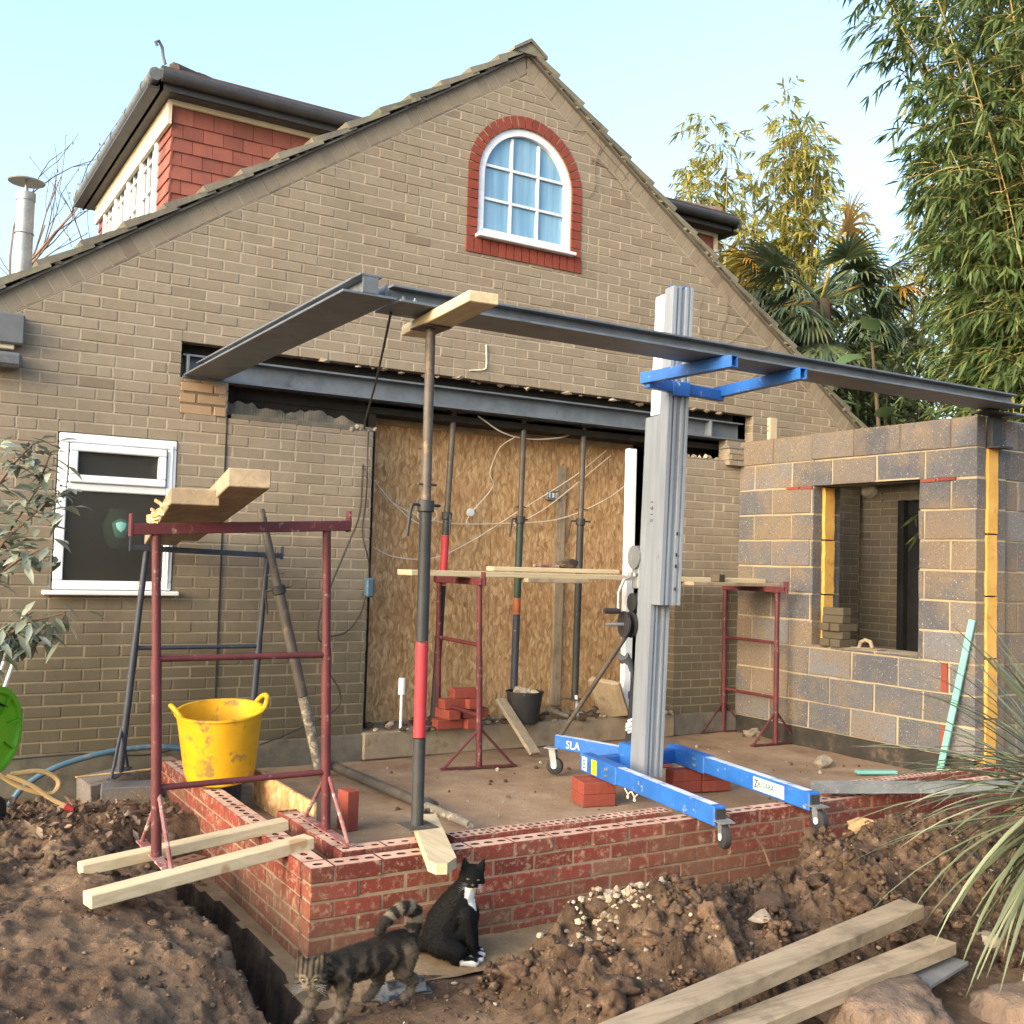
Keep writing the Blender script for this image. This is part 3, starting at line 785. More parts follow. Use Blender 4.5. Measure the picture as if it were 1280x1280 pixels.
# dormers
def dormer(sg, xf, xe, yc, yf, zt_, name):
    dm = child_empty(name, house, (xf, yc, 4.5))
    b = MB()
    # side cheek: hung tiles in real courses
    z = zt_-.02; row = 0
    x0, x1 = (xf, -2.9) if sg < 0 else (-1.9, xf)
    b.box(((x0+x1)/2, yc+.10, 4.0), (x1-x0-.02, .1, 2.1), mi=1)
    b.box((xf-sg*.07, (yc+yf)/2+.04, 4.0), (.1, yf-yc-.12, 2.1), mi=1)
    while z > 3.1:
        o = (row % 2)*.083
        x = x0-.001 if True else 0
        n = int((x1-x0)/.166)+2
        for i in range(n):
            a = x0+(i*.166-o); bb = a+.162
            a, bb = max(a, x0), min(bb, x1)
            if bb-a < .02: continue
            M = Matrix.Rotation(R(-6), 3, 'X')
            b.box(((a+bb)/2, yc+.012+rng.uniform(-.003, .003), z-.075), (bb-a, .014, .16), M)
        for (ya, yb) in ((yc, yc+.42), (yf-.35, yf)):
            n = int((yb-ya)/.166)+2
            for i in range(n):
                a = ya+(i*.166-o); bb = min(a+.162, yb); a = max(a, ya)
                if bb-a < .02: continue
                M = Matrix.Rotation(R(6*sg*-1), 3, 'Y')
                b.box((xf-sg*-.0+sg*-.0+(-.004 if sg < 0 else .004), (a+bb)/2, z-.075), (.014, bb-a, .16), M)
        z -= .115; row += 1
    b.build('tile_hanging', [M_['clay'], M_['darkvoid']], dm, smooth=0)
    # window band on the front face
    b = MB(); y0, y1 = yc+.44, yf-.36
    b.box((xf, (y0+y1)/2, zt_-.04), (.07, y1-y0, .10), ch=.006); b.box((xf, (y0+y1)/2, 3.95), (.09, y1-y0, .06), ch=.006)
    nn = 4
    for i in range(nn+1): b.box((xf, y0+.03+(y1-y0-.06)*i/nn, 4.45), (.068, .07, .92), ch=.006)
    for i in range(nn):
        for k in range(1, 3): b.box((xf, y0+(y1-y0)*(i+k/3)/nn, 4.45), (.03, .02, .9))
    for z in (4.2, 4.45, 4.7): b.box((xf, (y0+y1)/2, z), (.028, y1-y0, .02))
    fr = b.build('window_frame', M_['upvc'], dm)
    b = MB(); b.box((xf-sg*.012, (y0+y1)/2, 4.42), (.008, y1-y0-.02, .86)); b.build('pane', M_['glass_dorm'], dm)
    # soffit, fascia, gutter
    b = MB(); b.box((xf+sg*.10, (yc+yf)/2+.03, zt_+.015), (.28, yf-yc+.36, .02)); b.box(((x0+x1)/2, yc-.06, zt_+.014), (x1-x0, .16, .02))
    b.build('soffit', M_['fascia'], dm)
    b = MB(); b.box((xf+sg*.035, (yc+yf)/2, zt_-.10), (.03, yf-yc+.06, .20)); b.box(((x0+x1)/2, yc-.012, zt_-.012), (x1-x0+.06, .03, .045)); b.build('frieze', M_['soffit'], dm)
    b = MB(); b.box((xe-sg*.012, (yc+yf)/2+.05, zt_+.075), (.024, yf-yc+.44, .14)); 
    xm = (xe, x1) if sg < 0 else (x0, xe)
    b.box(((xm[0]+xm[1])/2, yc-.158, zt_+.075), (xm[1]-xm[0], .024, .14)); b.build('fascia', M_['fascia'], dm)
    b = MB(); 
    def gut(p0, p1):
        b.tube([p0, p1], .052, 12)
    gut((xe+sg*.045, yc-.20, zt_+.105), (xe+sg*.045, yf+.26, zt_+.105))
    for k in range(6): b.tube([(xe+sg*.045, yc+.1+k*.62, zt_+.105), (xe+sg*.045, yc+.13+k*.62, zt_+.105)], .06, 12)
    b.build('gutter', M_['gutter'], dm)
    b = MB(); b.tube([(xm[0]+(.0 if sg < 0 else 0), yc-.205, zt_+.105), (xm[1], yc-.205, zt_+.105)], .052, 12); b.build('gutter', M_['fascia'], dm)
    # low hipped roof
    b = MB(); ym = (yc+yf)/2; hgt = .52
    e = [(xe, yc-.20, zt_+.15), (xe, yf+.25, zt_+.15)]
    ri = [(xe-sg*1.9, ym-.15, zt_+.15+hgt), (xe-sg*1.9, ym+.15, zt_+.15+hgt)]
    back = [(xe-sg*3.2, yc-.20, zt_+.15), (xe-sg*3.2, yf+.25, zt_+.15)]; rb = (xe-sg*3.2, ym, zt_+.15+hgt)
    n = 14
    for face in ((e[0], e[1], ri[1], ri[0]), (back[0], e[0], ri[0], rb), (e[1], back[1], rb, ri[1])):
        A, B_, C, D = map(Vector, face)
        for i in range(n):
            t0, t1 = i/n, (i+1.25)/n
            q = [A.lerp(D, t0), B_.lerp(C, t0), B_.lerp(C, min(t1, 1)), A.lerp(D, min(t1, 1))]
            up_ = Vector((0, 0, .035)); lo = Vector((0, 0, .012))
            b.poly([q[0]+up_, q[1]+up_, q[2]+lo, q[3]+lo], 0); b.poly([q[0]+up_, q[1]+up_, q[1]-lo, q[0]-lo], 0)
    hp = [Vector(e[0]).lerp(Vector(ri[0]), .06+i/7.5)+Vector((0, 0, .04)) for i in range(8)]
    for p, q in zip(hp, hp[1:]): b.tube([p, q+(q-p)*.1], [.055, .045], 8)
    b.build('roof', M_['dtile'], dm, smooth=0)
    if sg < 0:
        b = MB(); c0 = Vector(e[0])+Vector((.03, .03, .06))
        b.tube([c0, c0+Vector((-.02, 0, .06)), c0+Vector((-.03, 0, .13)), c0+Vector((-.06, -.01, .17)), c0+Vector((-.085, -.015, .15)), c0+Vector((-.07, -.01, .125))], .013, 8); b.build('hip_iron', M_['gutter'], dm)
    return dm
dormer(-1, -4.85, -5.0, 1.5, 4.65, 4.98, 'dormer')
dormer(1, .95, 1.1, 1.5, 4.65, 4.98, 'dormer')
b = MB(); c = (-5.63, 4.19, 3.2)
b.lathe([(.085, 0), (.085, 1.55), (.092, 1.55), (.092, 1.63), (.02, 1.63), (.016, 1.76), (.17, 1.735), (.175, 1.745), (.02, 1.80), (.0, 1.80)], c, 20)
b.tube([(-5.63+.09*math.cos(a), 4.19+.09*math.sin(a), 4.42) for a in np.linspace(0, 6.2, 24)], .006, 6)
fl = b.build('flue', M_['zinc'], house)
# ---------------------------------------------------------------- new block wall
bw = thing('block_wall', 'new grey concrete block cavity wall with a window opening and yellow insulation at its end', 'block wall', (.16, -1.2, 0))
OP = rect_hole(-1.955, -.90, .70, 2.035)
def wx(u, v, d): return (-d, u, v)
b = MB()
def rb_(g, a0, zb): return g.random()
lay(b, -2.44, -.006, 0, 2.25, wx, bw=.45, bh=.225, mj=.016, off=-2.226, vo=0, holes=[OP], breaks=[.70, 2.035], mth=.098, depth=.094, proud=.008, jit=.005, wob=.004)
lay(b, -2.44, -.006, 2.25, 2.475, wx, bw=.45, bh=.225, mj=.014, off=-2.226, vo=0, mth=.098, depth=.094, proud=.008, jit=.004, wob=.003, mm=2)
b.box((.05, -1.22, 2.470), (.09, 2.43, .012), mi=0)
b.build('inner_leaf', [M_['block'], M_['block_mortar'], M_['damp_mortar']], bw, smooth=0)
b = MB()
wo = lambda u, v, d: (.225-d, u, v)
lay(b, -2.45, -.006, -.15, 2.475, wo, bw=.45, bh=.225, mj=.013, off=-2.40, vo=0, holes=[OP], breaks=[.70, 2.035], mth=.098, depth=.094, proud=.008, jit=.004, wob=.003)
lay(b, .345, 1.3, -.3, 2.475, lambda u, v, d: (u, -2.42-d, v), bw=.45, bh=.225, mj=.013, off=.5, vo=0, mth=.098, depth=.094, proud=.008, jit=.004, wob=.003)
b.build('outer_leaf', [M_['block'], M_['block_mortar']], bw, smooth=0)
b = MB()
def pirstrip(xa, xb, y, zs):
    for z0, z1 in zip(zs, zs[1:]):
        n = 9; L_ = [(xa+.004+rng.uniform(-.006, .004), z0+.006+(z1-z0-.012)*i/n) for i in range(n+1)]; R_ = [(xb-.004+rng.uniform(-.004, .006), z0+.006+(z1-z0-.012)*i/n) for i in range(n+1)]
        b.prism(L_+R_[::-1], lambda u, v, d: (u, y+d, v), -.018+rng.uniform(-.006, .006), .06)
pirstrip(.102, .222, -2.44, [-.14, .29, .72, 1.17, 1.62, 2.25])
pirstrip(.102, .222, -.91, [.70, 1.12, 1.58, 2.03])
b.build('insulation', M_['pir'], bw, smooth=0)
b = MB(); b.box((-.006, -1.225, -.085), (.016, 2.42, .165), ch=.003); b.build('damp_proof_band', M_['dpc'], bw)
b = MB()
for (ya, yb, z) in ((-.60, -.74, 2.022), (-.755, -.89, 2.022), (-1.97, -2.10, 2.022), (-2.12, -2.27, 2.024)): b.box((-.004, (ya+yb)/2, z), (.03, abs(yb-ya), .022), mi=0)
for z in (.565, .112): b.box((-.004, -2.19, z), (.022, .05, .21), mi=0)
b.build('red_tile_slip', M_['new_red'], bw, smooth=0)
b = MB(); b.box((.16, -1.43, .694), (.33, 1.04, .016), ch=.004); b.box((.16, -1.43, 2.043), (.335, 1.04, .014), ch=.002)
b.build('opening_bed', M_['block_mortar'], bw)
b = MB(); b.box((.162, -2.46, 2.37), (.115, .05, .235), mi=0, ch=.004); b.box((.162, -2.50, 2.247), (.15, .12, .012), mi=0); b.box((.05, -2.53, 2.482), (.30, .16, .012), mi=0)
b.box((.30, -2.52, 2.49), (.2, .16, .014), mi=1)
b.build('steel_bearing', [M_['fascia'], M_['zinc']], bw)
# perforated strap standing behind the wall
b = MB(); b.box((.10, -.30, 2.56), (.09, .035, .24), mi=0, ch=.003)
for z in (2.56, 2.60): b.lathe([(.006, 0), (.006, .004)], (.053, -.30, z), 8, 1, M=Matrix.Rotation(R(-90), 3, 'Y'))
tag(b.build('timber_batten', [M_['newwood_z'], M_['hole']]), 'short pale batten with two dark holes sticking up behind the block wall', 'batten')

# ---------------------------------------------------------------- red brick footing wall
XL, YF = -5.144, -2.92
rw = thing('brick_wall', 'low red brick cavity wall with open cored tops round the new floor', 'brick wall', (-2.5, YF, -.45))
def cored(mb, x0, x1, y0, y1, z, nx, ny, rx, ry, dep=.055, mt=0, mh=1):
    r = rng.random()
    for i in range(nx):
        for j in range(ny):
            xa, xb = x0+(x1-x0)*i/nx, x0+(x1-x0)*(i+1)/nx; ya, yb = y0+(y1-y0)*j/ny, y0+(y1-y0)*(j+1)/ny
            cx, cy = (xa+xb)/2, (ya+yb)/2; n = 12; O = []; I = []; D = []
            for k in range(n):
                a = 2*math.pi*k/n; c, s_ = math.cos(a), math.sin(a); m = max(abs(c), abs(s_))
                O.append(mb.bm.verts.new((cx+(xb-xa)/2*c/m, cy+(yb-ya)/2*s_/m, z)))
                I.append(mb.bm.verts.new((cx+rx*c, cy+ry*s_, z))); D.append(mb.bm.verts.new((cx+rx*c, cy+ry*s_, z-dep)))
            # square off the corners of the outer ring
            for k in range(n):
                q = (k+1) % n; mb.f([O[k], O[q], I[q], I[k]], mt, r); mb.f([I[k], I[q], D[q], D[k]], mh, r)
            for (sx, sy) in ((1,1),(-1,1),(-1,-1),(1,-1)):
                a0 = math.atan2(sy, sx); cand = sorted(range(n), key=lambda k: abs(math.atan2(math.sin(2*math.pi*k/n-a0), math.cos(2*math.pi*k/n-a0))))[:2]
                P_ = mb.bm.verts.new((cx+sx*(xb-xa)/2, cy+sy*(yb-ya)/2, z)); mb.f([O[cand[0]], P_, O[cand[1]]], mt, r)
            mb.f(D, mh, r)
MATS = [M_['red_brick'], M_['red_mortar'], M_['red_top'], M_['hole']]
b = MB(); OFF = XL+.107
lay(b, XL, .3, -.52, 0, lambda u, v, d: (u, YF-d, v), off=OFF, vo=-.52, mth=.096, depth=.102, top=True, mtop=.008, wob=.002, jit=.0035)
xs_ = [XL] + [OFF+i*.225 for i in range(0, 25)]
for a, c in zip(xs_, xs_[1:]):
    if a > .25: break
    nh = 1 if c-a < .15 else 3
    cored(b, a+.005 if a > XL else a, c-.005, YF, YF+.102, -.0002, nh, 1, .024, .016, mt=2, mh=3)
lay(b, YF+.108, -.12, -.52, 0, lambda u, v, d: (XL-d, u, v), off=YF+.108+.225, vo=-.52, mth=.096, depth=.102, top=True, mtop=.008, wob=.002, jit=.0035)
yy = YF+.113
while yy < -.35:
    cored(b, XL, XL+.102, yy, yy+.215, -.0002, 1, 3, .016, .024, mt=2, mh=3) if rng.random() > .0 else None
    yy += .225
b.box((XL+.098, -1.5, -.25), (.004, 2.7, .49), mi=0); b.box((-2.4, YF+.1, -.25), (5.3, .004, .49), mi=0)
b.build('outer_leaf', MATS, rw, smooth=0)
b = MB()
def inner(xa, xb, yf, z1=-.006, nx=5, ny=2):
    lay(b, xa, xb, -.30, z1, lambda u, v, d: (u, yf-d, v), off=xa, vo=z1+.005-.30, mth=.096, depth=.102, top=True, mtop=.008)
    x = xa
    while x < xb-.03:
        e = min(x+.225, xb); cored(b, x+.005, e-.005, yf, yf+.102, z1-.0002, nx if e-x > .15 else 2, ny, .0135 if nx == 5 else .019, .0145, mt=2, mh=3); x += .225
    b.box(((xa+xb)/2, yf+.104, z1-.16), (xb-xa, .004, .29), mi=0)
inner(-4.92, -4.40, -2.715, nx=3, ny=1); inner(-4.345, -3.0, -2.715); inner(-1.75, -.02, -2.70, z1=.012)
lay(b, -2.607, -1.86, -.30, -.006, lambda u, v, d: (-4.92-d, u, v), off=-2.607, vo=-.301, mth=.096, depth=.102, top=True, mtop=.008)
for y in (-2.602, -2.377, -2.152): cored(b, -4.92, -4.818, y, y+.215, -.0062, 1, 3, .014, .019, mt=2, mh=3)
b.box((-4.816, -2.23, -.16), (.004, .74, .29), mi=0)
b.build('inner_leaf', MATS, rw, smooth=0)

# ---------------------------------------------------------------- outbuilding seen through the block wall
ob = thing('outbuilding', 'dim brick outbuilding with a black doorway seen through the block wall opening', 'building', (2.3, -.2, -.3))
b = MB(); lay(b, -1.0, .52, -.3, 2.3, lambda u, v, d: (1.7-d, u, v), off=-.3, vo=-.3, holes=[rect_hole(-.86, -.44, -.4, 2.02)], breaks=[2.02], depth=.08)
b.box((2.7, .47, 1.0), (1.99, .1, 2.6), mi=0); b.box((2.7, -1.0, 1.0), (2.0, .08, 2.6), mi=0)
b.build('wall', [M_['house_brick'], M_['house_mortar']], ob, smooth=0)
b = MB(); b.box((2.4, -.28, 2.40), (3.0, 1.7, .12), ch=.02); b.build('roof', M_['fascia'], ob)  # unseen roof, its overhang added to darken the gap behind the block wall
b = MB(); b.box((1.72, -.44, .86), (.09, .07, 2.32), ch=.005); b.box((1.72, -.86, .86), (.09, .06, 2.32), ch=.005); b.box((1.76, -.65, .86), (.03, .38, 2.3), ch=.005)
b.build('door', M_['black'], ob)
b = MB(); b.lathe([(.0, .05), (.05, .045), (.075, .02), (.08, 0)], (1.69, -.05, 2.13), 20, M=Matrix.Rotation(R(-90), 3, 'Y'), sy=1.3); b.build('bulkhead_lamp', M_['soffit'], ob)

# ---------------------------------------------------------------- steel beams
def steel_beam(name, label, p0, p1, wb, wt=.11, h=.10, tf=.012, closed=True):
    p0, p1 = Vector(p0), Vector(p1); root = thing(name, label, 'steel beam', p0, 'new steel beams over the extension')
    z = Vector((0, 0, 1)); b = MB()
    b.bar(p0+z*tf/2, p1+z*tf/2, wb, tf, ch=.002); b.bar(p0+z*(h-tf/2), p1+z*(h-tf/2), wt, tf, ch=.002)
    b.bar(p0+z*h/2, p1+z*h/2, .009, h-2*tf-.001)
    b.build('beam', M_['steel'], root, smooth=30)
    return root
B1 = steel_beam('steel_beam', 'grey steel beam running across the front on the prop and the lift forks', (-4.765, -2.655, 2.5), (.06, -2.655, 2.5), .285)
B2 = steel_beam('steel_beam', 'grey steel beam reaching out from the house wall to the front beam', (-4.915, -.02, 2.502), (-4.915, -2.80, 2.502), .27)
b = MB(); b.box((-4.915, -2.796, 2.552), (.075, .010, .074)); b.box((-4.80, -2.655, 2.552), (.012, .13, .075)); b.build('end_plate', M_['steel'], B2)
def bolts(parent, pts, mat='zinc'):
    for p in pts:
        b = MB(); b.lathe([(.017, 0), (.017, .005), (.011, .006), (.011, .018), (.006, .018), (.006, .03), (0, .03)], p, 6); b.build('bolt', M_[mat], parent)
bolts(B1, [(-4.72, -2.735, 2.512), (-4.66, -2.735, 2.512), (-4.70, -2.58, 2.512)])
for p in ((-3.30, -2.63, 2.6), (-3.24, -2.64, 2.6)):
    b = MB(); b.ico(p, .018, 1, 0, jit=.7); b.build('mortar_crumb', M_['rubble'], B1)

# ---------------------------------------------------------------- props
def prop(label, base, top, segs, zc, r0=.030, r1=.024, handle=40, inner='proptube', group='adjustable steel props', plates=True, cat='steel prop', nm='steel_prop'):
    """segs: (fraction end along the outer tube, material)"""
    base, top = Vector(base), Vector(top); a = (top-base); L = a.length; a.normalize()
    root = thing(nm, label, cat, base, group)
    zc_ = base + a*zc
    b = MB(); mats = []; f0 = 0
    for fr, m in segs:
        if m not in mats: mats.append(m)
        b.tube([base+a*(zc*f0+.006), base+a*(zc*fr)], r0, 18, mats.index(m)); f0 = fr
    b.build('outer_tube', [M_[m] for m in mats], root)
    b = MB(); b.tube([zc_-a*.02, top-a*.006], r1, 16); b.build('inner_tube', M_[inner], root)
    b = MB(); b.tube([zc_-a*.035, zc_-a*.03, zc_+a*.02, zc_+a*.024], [r0+.004, r0+.011, r0+.011, r0+.004], 16)
    d = Vector((math.cos(R(handle)), math.sin(R(handle)), 0)); d = (d-a*d.dot(a)).normalized()
    b.tube([zc_-d*(r0+.05), zc_+d*(r0+.055)], .007, 8); b.tube([zc_-d*(r0+.05), zc_-d*(r0+.06)-a*.03, zc_-d*(r0+.075)-a*.15], .008, 8)
    b.build('collar', M_[segs[-1][1] if len(segs) == 1 else 'propblack'], root)
    b = MB(); b.tube([zc_+a*.10-d*.05, zc_+a*.10+d*.06], .006, 8); b.build('pin', M_['proptube'], root)
    rot = a.to_track_quat('Z', 'Y').to_matrix()
    if plates:
        b = MB(); b.box(base+a*.003, (.15, .15, .006), rot); b.build('base_plate', M_['proptube'], root)
        b = MB(); b.box(top-a*.003, (.15, .15, .006), rot); b.build('head_plate', M_['proptube'], root)
    return root
prop('tall front prop of dark tube with a long red band, under the timber packer', (-4.505, -2.63, .048), (-4.52, -2.63, 2.44), [(.27, 'propblack'), (.57, 'propred'), (1, 'propblack')], 1.53, handle=10)
prop('black prop with a red middle band standing left in the doorway', (-2.99, .16, .05), (-2.90, .16, 2.485), [(.66, 'propblack'), (.90, 'propred'), (1, 'propblack')], 1.62, handle=80)
prop('dark green prop with an orange ring standing behind the bucket', (-2.27, .16, .05), (-2.245, .16, 2.485), [(.52, 'propblue'), (.60, 'proporange'), (1, 'propgreen')], 1.62, handle=10)
prop('plain black prop nearest the lift in the doorway', (-1.665, .16, .18), (-1.645, .16, 2.485), [(1, 'propblack')], 1.5, handle=-20)
prop('dirty prop lying on the sand floor', (-4.02, -.33, -.105), (-3.965, -2.2, -.10), [(1, 'proptube')], 1.35, r0=.032, handle=200, inner='mortared', plates=False)
prop('mortar splashed prop leaning on the back trestle', (-4.13, -.42, -.14), (-4.61, -.40, 1.62), [(.42, 'mortared'), (1, 'proptube')], 1.28, r0=.034, r1=.026, handle=-30, plates=False)
b = MB(); c = Vector((-4.48, -2.37, 2.468)); e = Vector((-4.555, -3.21, 2.468)); b.bar(c, e, .145, .05, ch=.004)
tag(b.build('timber_packer', M_['newwood_y']), 'short pale timber packer clamped between the front prop and the beam', 'timber')
def pointed_plank(name, label, p0, p1, wdt, th, mat):
    p0, p1 = Vector(p0), Vector(p1); a = (p1-p0); L = a.length; a.normalize(); sx = a.cross(Vector((0, 0, 1))).normalized(); u = sx.cross(a)
    b = MB(); h = wdt/2
    b.prism([(0, -h), (L-.09, -h), (L, -.012), (L, h*.55), (L-.05, h), (0, h)], lambda x, y, d: p0+a*x+sx*y+u*d, 0, th)
    return tag(b.build(name, M_[mat], smooth=0), label, 'timber')
pointed_plank('timber_offcut', 'pale offcut with a clipped pointed end under the front prop', (-4.37, -2.43, .002), (-4.675, -3.235, .0), .125, .046, 'newwood_y')

# ---------------------------------------------------------------- trestles
def trestle(label, L0, L1, R0, R1, ext, rungs, fdir, flen, m, mf=None, bar=.05, bend=None, r=.02, fh=.28):
    L0, L1, R0, R1 = map(Vector, (L0, L1, R0, R1)); root = thing('trestle', label, 'trestle', (L0+R0)/2, 'builders trestles')
    ax = (R1-L1).normalized()
    for (p, q) in ((L0, L1), (R0, R1)):
        b = MB(); k = p.lerp(q, .60); b.tube([p+Vector((0, 0, .01)), k, k, q-Vector((0, 0, bar/2))], [r*1.15, r*1.15, r, r], 14); b.build('post', M_[m], root)
    b = MB(); b.bar(L1-ax*ext, R1+ax*ext, bar, bar, ch=.003)
    for p in (L1-ax*ext, R1+ax*ext): b.box(p+Vector((0, 0, .02)), (.008, bar+.004, bar+.05))
    b.build('top_bar', M_[m], root)
    for z in rungs:
        t = lambda p, q: p.lerp(q, (z-p.z)/(q.z-p.z))
        b = MB(); b.tube([t(L0, L1), t(R0, R1)], r*.72, 12); b.build('rung', M_[m], root)
    fd = Vector(fdir).normalized()
    for (p, q) in ((L0, L1), (R0, R1)):
        b = MB(); z0 = Vector((0, 0, .008))
        b.bar(p-fd*flen+z0, p+fd*flen+z0, .045, .008, mi=0)
        b.tube([p-fd*(flen-.02)+z0, p+Vector((0, 0, fh))], .010, 8); b.tube([p+fd*(flen-.02)+z0, p+Vector((0, 0, fh))], .010, 8)
        b.build('foot', M_[mf or m], root)
    return root
trestle('maroon trestle in front astride the corner of the brick wall', (-5.665, -2.43, -.02), (-5.72, -2.40, 1.415), (-4.862, -2.37, .0), (-4.925, -2.40, 1.462), .11, (.285, .845), (0, 1, 0), .30, 'maroon', 'maroon_dusty')
trestle('dark trestle behind it with one leg on a concrete block', (-5.40, -.30, -.07), (-5.30, -.30, 1.335), (-4.60, -.30, -.15), (-4.515, -.30, 1.315), .10, (.71,), (.5, 1, 0), .2, 'propblue', bar=.035, r=.019)
trestle('maroon trestle under the board at the doorway', (-3.02, -.62, -.15), (-3.06, -.62, 1.17), (-2.97, .12, -.15), (-3.0, .12, 1.17), .06, (.22, .72), (1, -.12, 0), .29, 'maroon')
trestle('rusty maroon trestle in the corner by the block wall', (-.20, -.70, -.15), (-.205, -.70, 1.15), (-.16, -.02, -.15), (-.165, -.02, 1.15), .1, (.24, .70), (1, 0, 0), .27, 'maroon')
def board(label, p0, p1, wdt, th, mat, name='scaffold_board', cat='board', group=None, ch=.004, upv=(0, 0, 1)):
    b = MB(); b.bar(p0, p1, wdt, th, upv=upv, ch=ch)
    return tag(b.build(name, M_[mat]), label, cat, group)
board('upper timber on the maroon trestle, its grey end pointing at the camera', (-5.02, -.12, 1.392+.037), (-5.545, -3.15, 1.575+.037), .165, .074, 'oldwood_y', group='timbers across the front trestles')
board('split ended timber lying lower left on the maroon trestle', (-5.18, -.15, 1.36+.035), (-5.64, -2.72, 1.515+.035), .20, .07, 'oldwood_y', group='timbers across the front trestles')
b = MB()
for i in range(16):
    t = rng.uniform(.5, 1); p = Vector((-5.28, -.15, 1.40)).lerp(Vector((-5.73, -2.70, 1.53)), t); b.bar(p+Vector((-.005, 0, rng.uniform(-.03, .03))), p+Vector((-.02-rng.uniform(0, .02), rng.uniform(.05, .14), rng.uniform(-.03, .03))), .008, .014)
sp = tag(b.build('splinters', M_['splitwood'], smooth=0), kind='stuff'); sp.parent = bpy.data.objects['scaffold_board.001']
board('long scaffold board spanning the doorway trestles', (-3.56, -.42, 1.222), (-.12, -.36, 1.215), .225, .040, 'newwood_x')
board('short board laid on the long board in the doorway', (-2.75, -.22, 1.262), (-1.55, -.22, 1.262), .10, .035, 'newwood_x')
board('stub of timber under the middle of the long board', (-2.62, -.52, 1.185), (-2.05, -.50, 1.185), .09, .034, 'oldwood_x')
board('lower board on the corner trestle by the block wall', (-1.05, -.50, 1.185), (.0-.03, -.46, 1.185), .20, .03, 'oldwood_x')
board('pale new timber bridging the trench nearer the house', (-5.02, -2.25, .026), (-5.965, -2.36, -.045), .075, .05, 'newwood_x', 'sawn_timber', 'timber', 'new timbers bridging the trench')
board('pale new timber bridging the trench nearer the camera', (-5.03, -2.60, .026), (-6.01, -2.80, -.045), .085, .055, 'newwood_x', 'sawn_timber', 'timber', 'new timbers bridging the trench')
# ---------------------------------------------------------------- material lift
def text_mesh(name, txt, size, o, xdir, ydir, mat, parent, ext=.0012):
    cu = bpy.data.curves.new(name, 'FONT'); cu.body = txt; cu.size = size; cu.extrude = ext; cu.resolution_u = 3
    t = bpy.data.objects.new(name, cu); COL.objects.link(t)
    dg = bpy.context.evaluated_depsgraph_get(); m = bpy.data.meshes.new_from_object(t.evaluated_get(dg))
    bpy.data.objects.remove(t)
    X = Vector(xdir).normalized(); Y = Vector(ydir); Y = (Y - X*Y.dot(X)).normalized(); Z = X.cross(Y)
    M = Matrix((X, Y, Z)).transposed().to_4x4(); M.translation = Vector(o) - root_loc(parent)
    m.transform(M); m.materials.clear(); m.materials.append(mat)
    return link_mesh(name, m, parent)
M_['white_ink'] = gen('white_lettering', S(196,200,204), S(180,186,192), rough=.6, bump=0, rv=0)
M_['black_ink'] = gen('black_lettering', S(40,40,40), S(50,50,50), rough=.6, bump=0, rv=0)
M_['green_ink'] = gen('green_lettering', S(30,110,60), S(24,96,52), rough=.6, bump=0, rv=0)
M_['yellow_ink'] = gen('yellow_sticker', S(230,190,30), S(214,176,26), S(90,80,30), s3=60, rough=.6, bump=0, rv=0)
lf = thing('material_lift', 'blue and aluminium hand wound material lift holding up the steel beam', 'material lift', (-2.56, -1.93, 0))
f_ = Vector((-.17, -.985, 0)).normalized(); s_ = Vector((.985, -.17, 0)).normalized(); LEAN = Vector((.012, -.02, 1))
base = Vector((-2.565, -1.94, .01))
def mast(u, v, h): return base + s_*u + f_*v + LEAN*h
def section(w_, v0, v1):
    h = w_/2; g = .016
    return [(-h, v0), (h, v0), (h, v1-.03), (h-.008, v1-.03), (h-.008, v1), (h-.024, v1), (h-.024, v1-g), (h-.04, v1-g), (h-.04, v1-.004), (.018, v1-.004), (.014, v1-g*1.5), (-.014, v1-g*1.5), (-.018, v1-.004), (-h+.04, v1-.004), (-h+.04, v1-g), (-h+.024, v1-g), (-h+.024, v1), (-h, v1)]
b = MB(); b.prism(section(.14, -.095, .085), mast, 0, 2.25); b.build('lower_mast', M_['alu'], lf, smooth=0)
b = MB(); b.prism(section(.15, .092, .20), mast, 1.07, 3.04)
for zz in (1.16, 1.30, 1.37, 1.5): b.prism([(.02, .198), (.03, .198), (.03, .203), (.02, .203)], mast, zz, zz+.02, 1)
b.build('upper_mast', [M_['alu'], M_['black']], lf, smooth=0)
b = MB(); b.prism([(-.06, -.05), (-.005, -.05), (-.005, .075), (-.06, .075)], mast, 2.26, 3.02, 0); b.prism([(.01, -.04), (.066, -.04), (.066, .07), (.01, .07)], mast, 2.26, 2.99, 0)
b.build('inner_mast', M_['upvc'], lf, smooth=0)
b = MB(); b.prism([(-.055, .10), (-.01, .10), (-.01, .14), (-.055, .14)], mast, 3.035, 3.06); b.prism([(.0, .11), (.06, .11), (.06, .18), (.0, .18)], mast, 3.03, 3.048)
b.build('mast_cap', M_['blue'], lf, smooth=0)
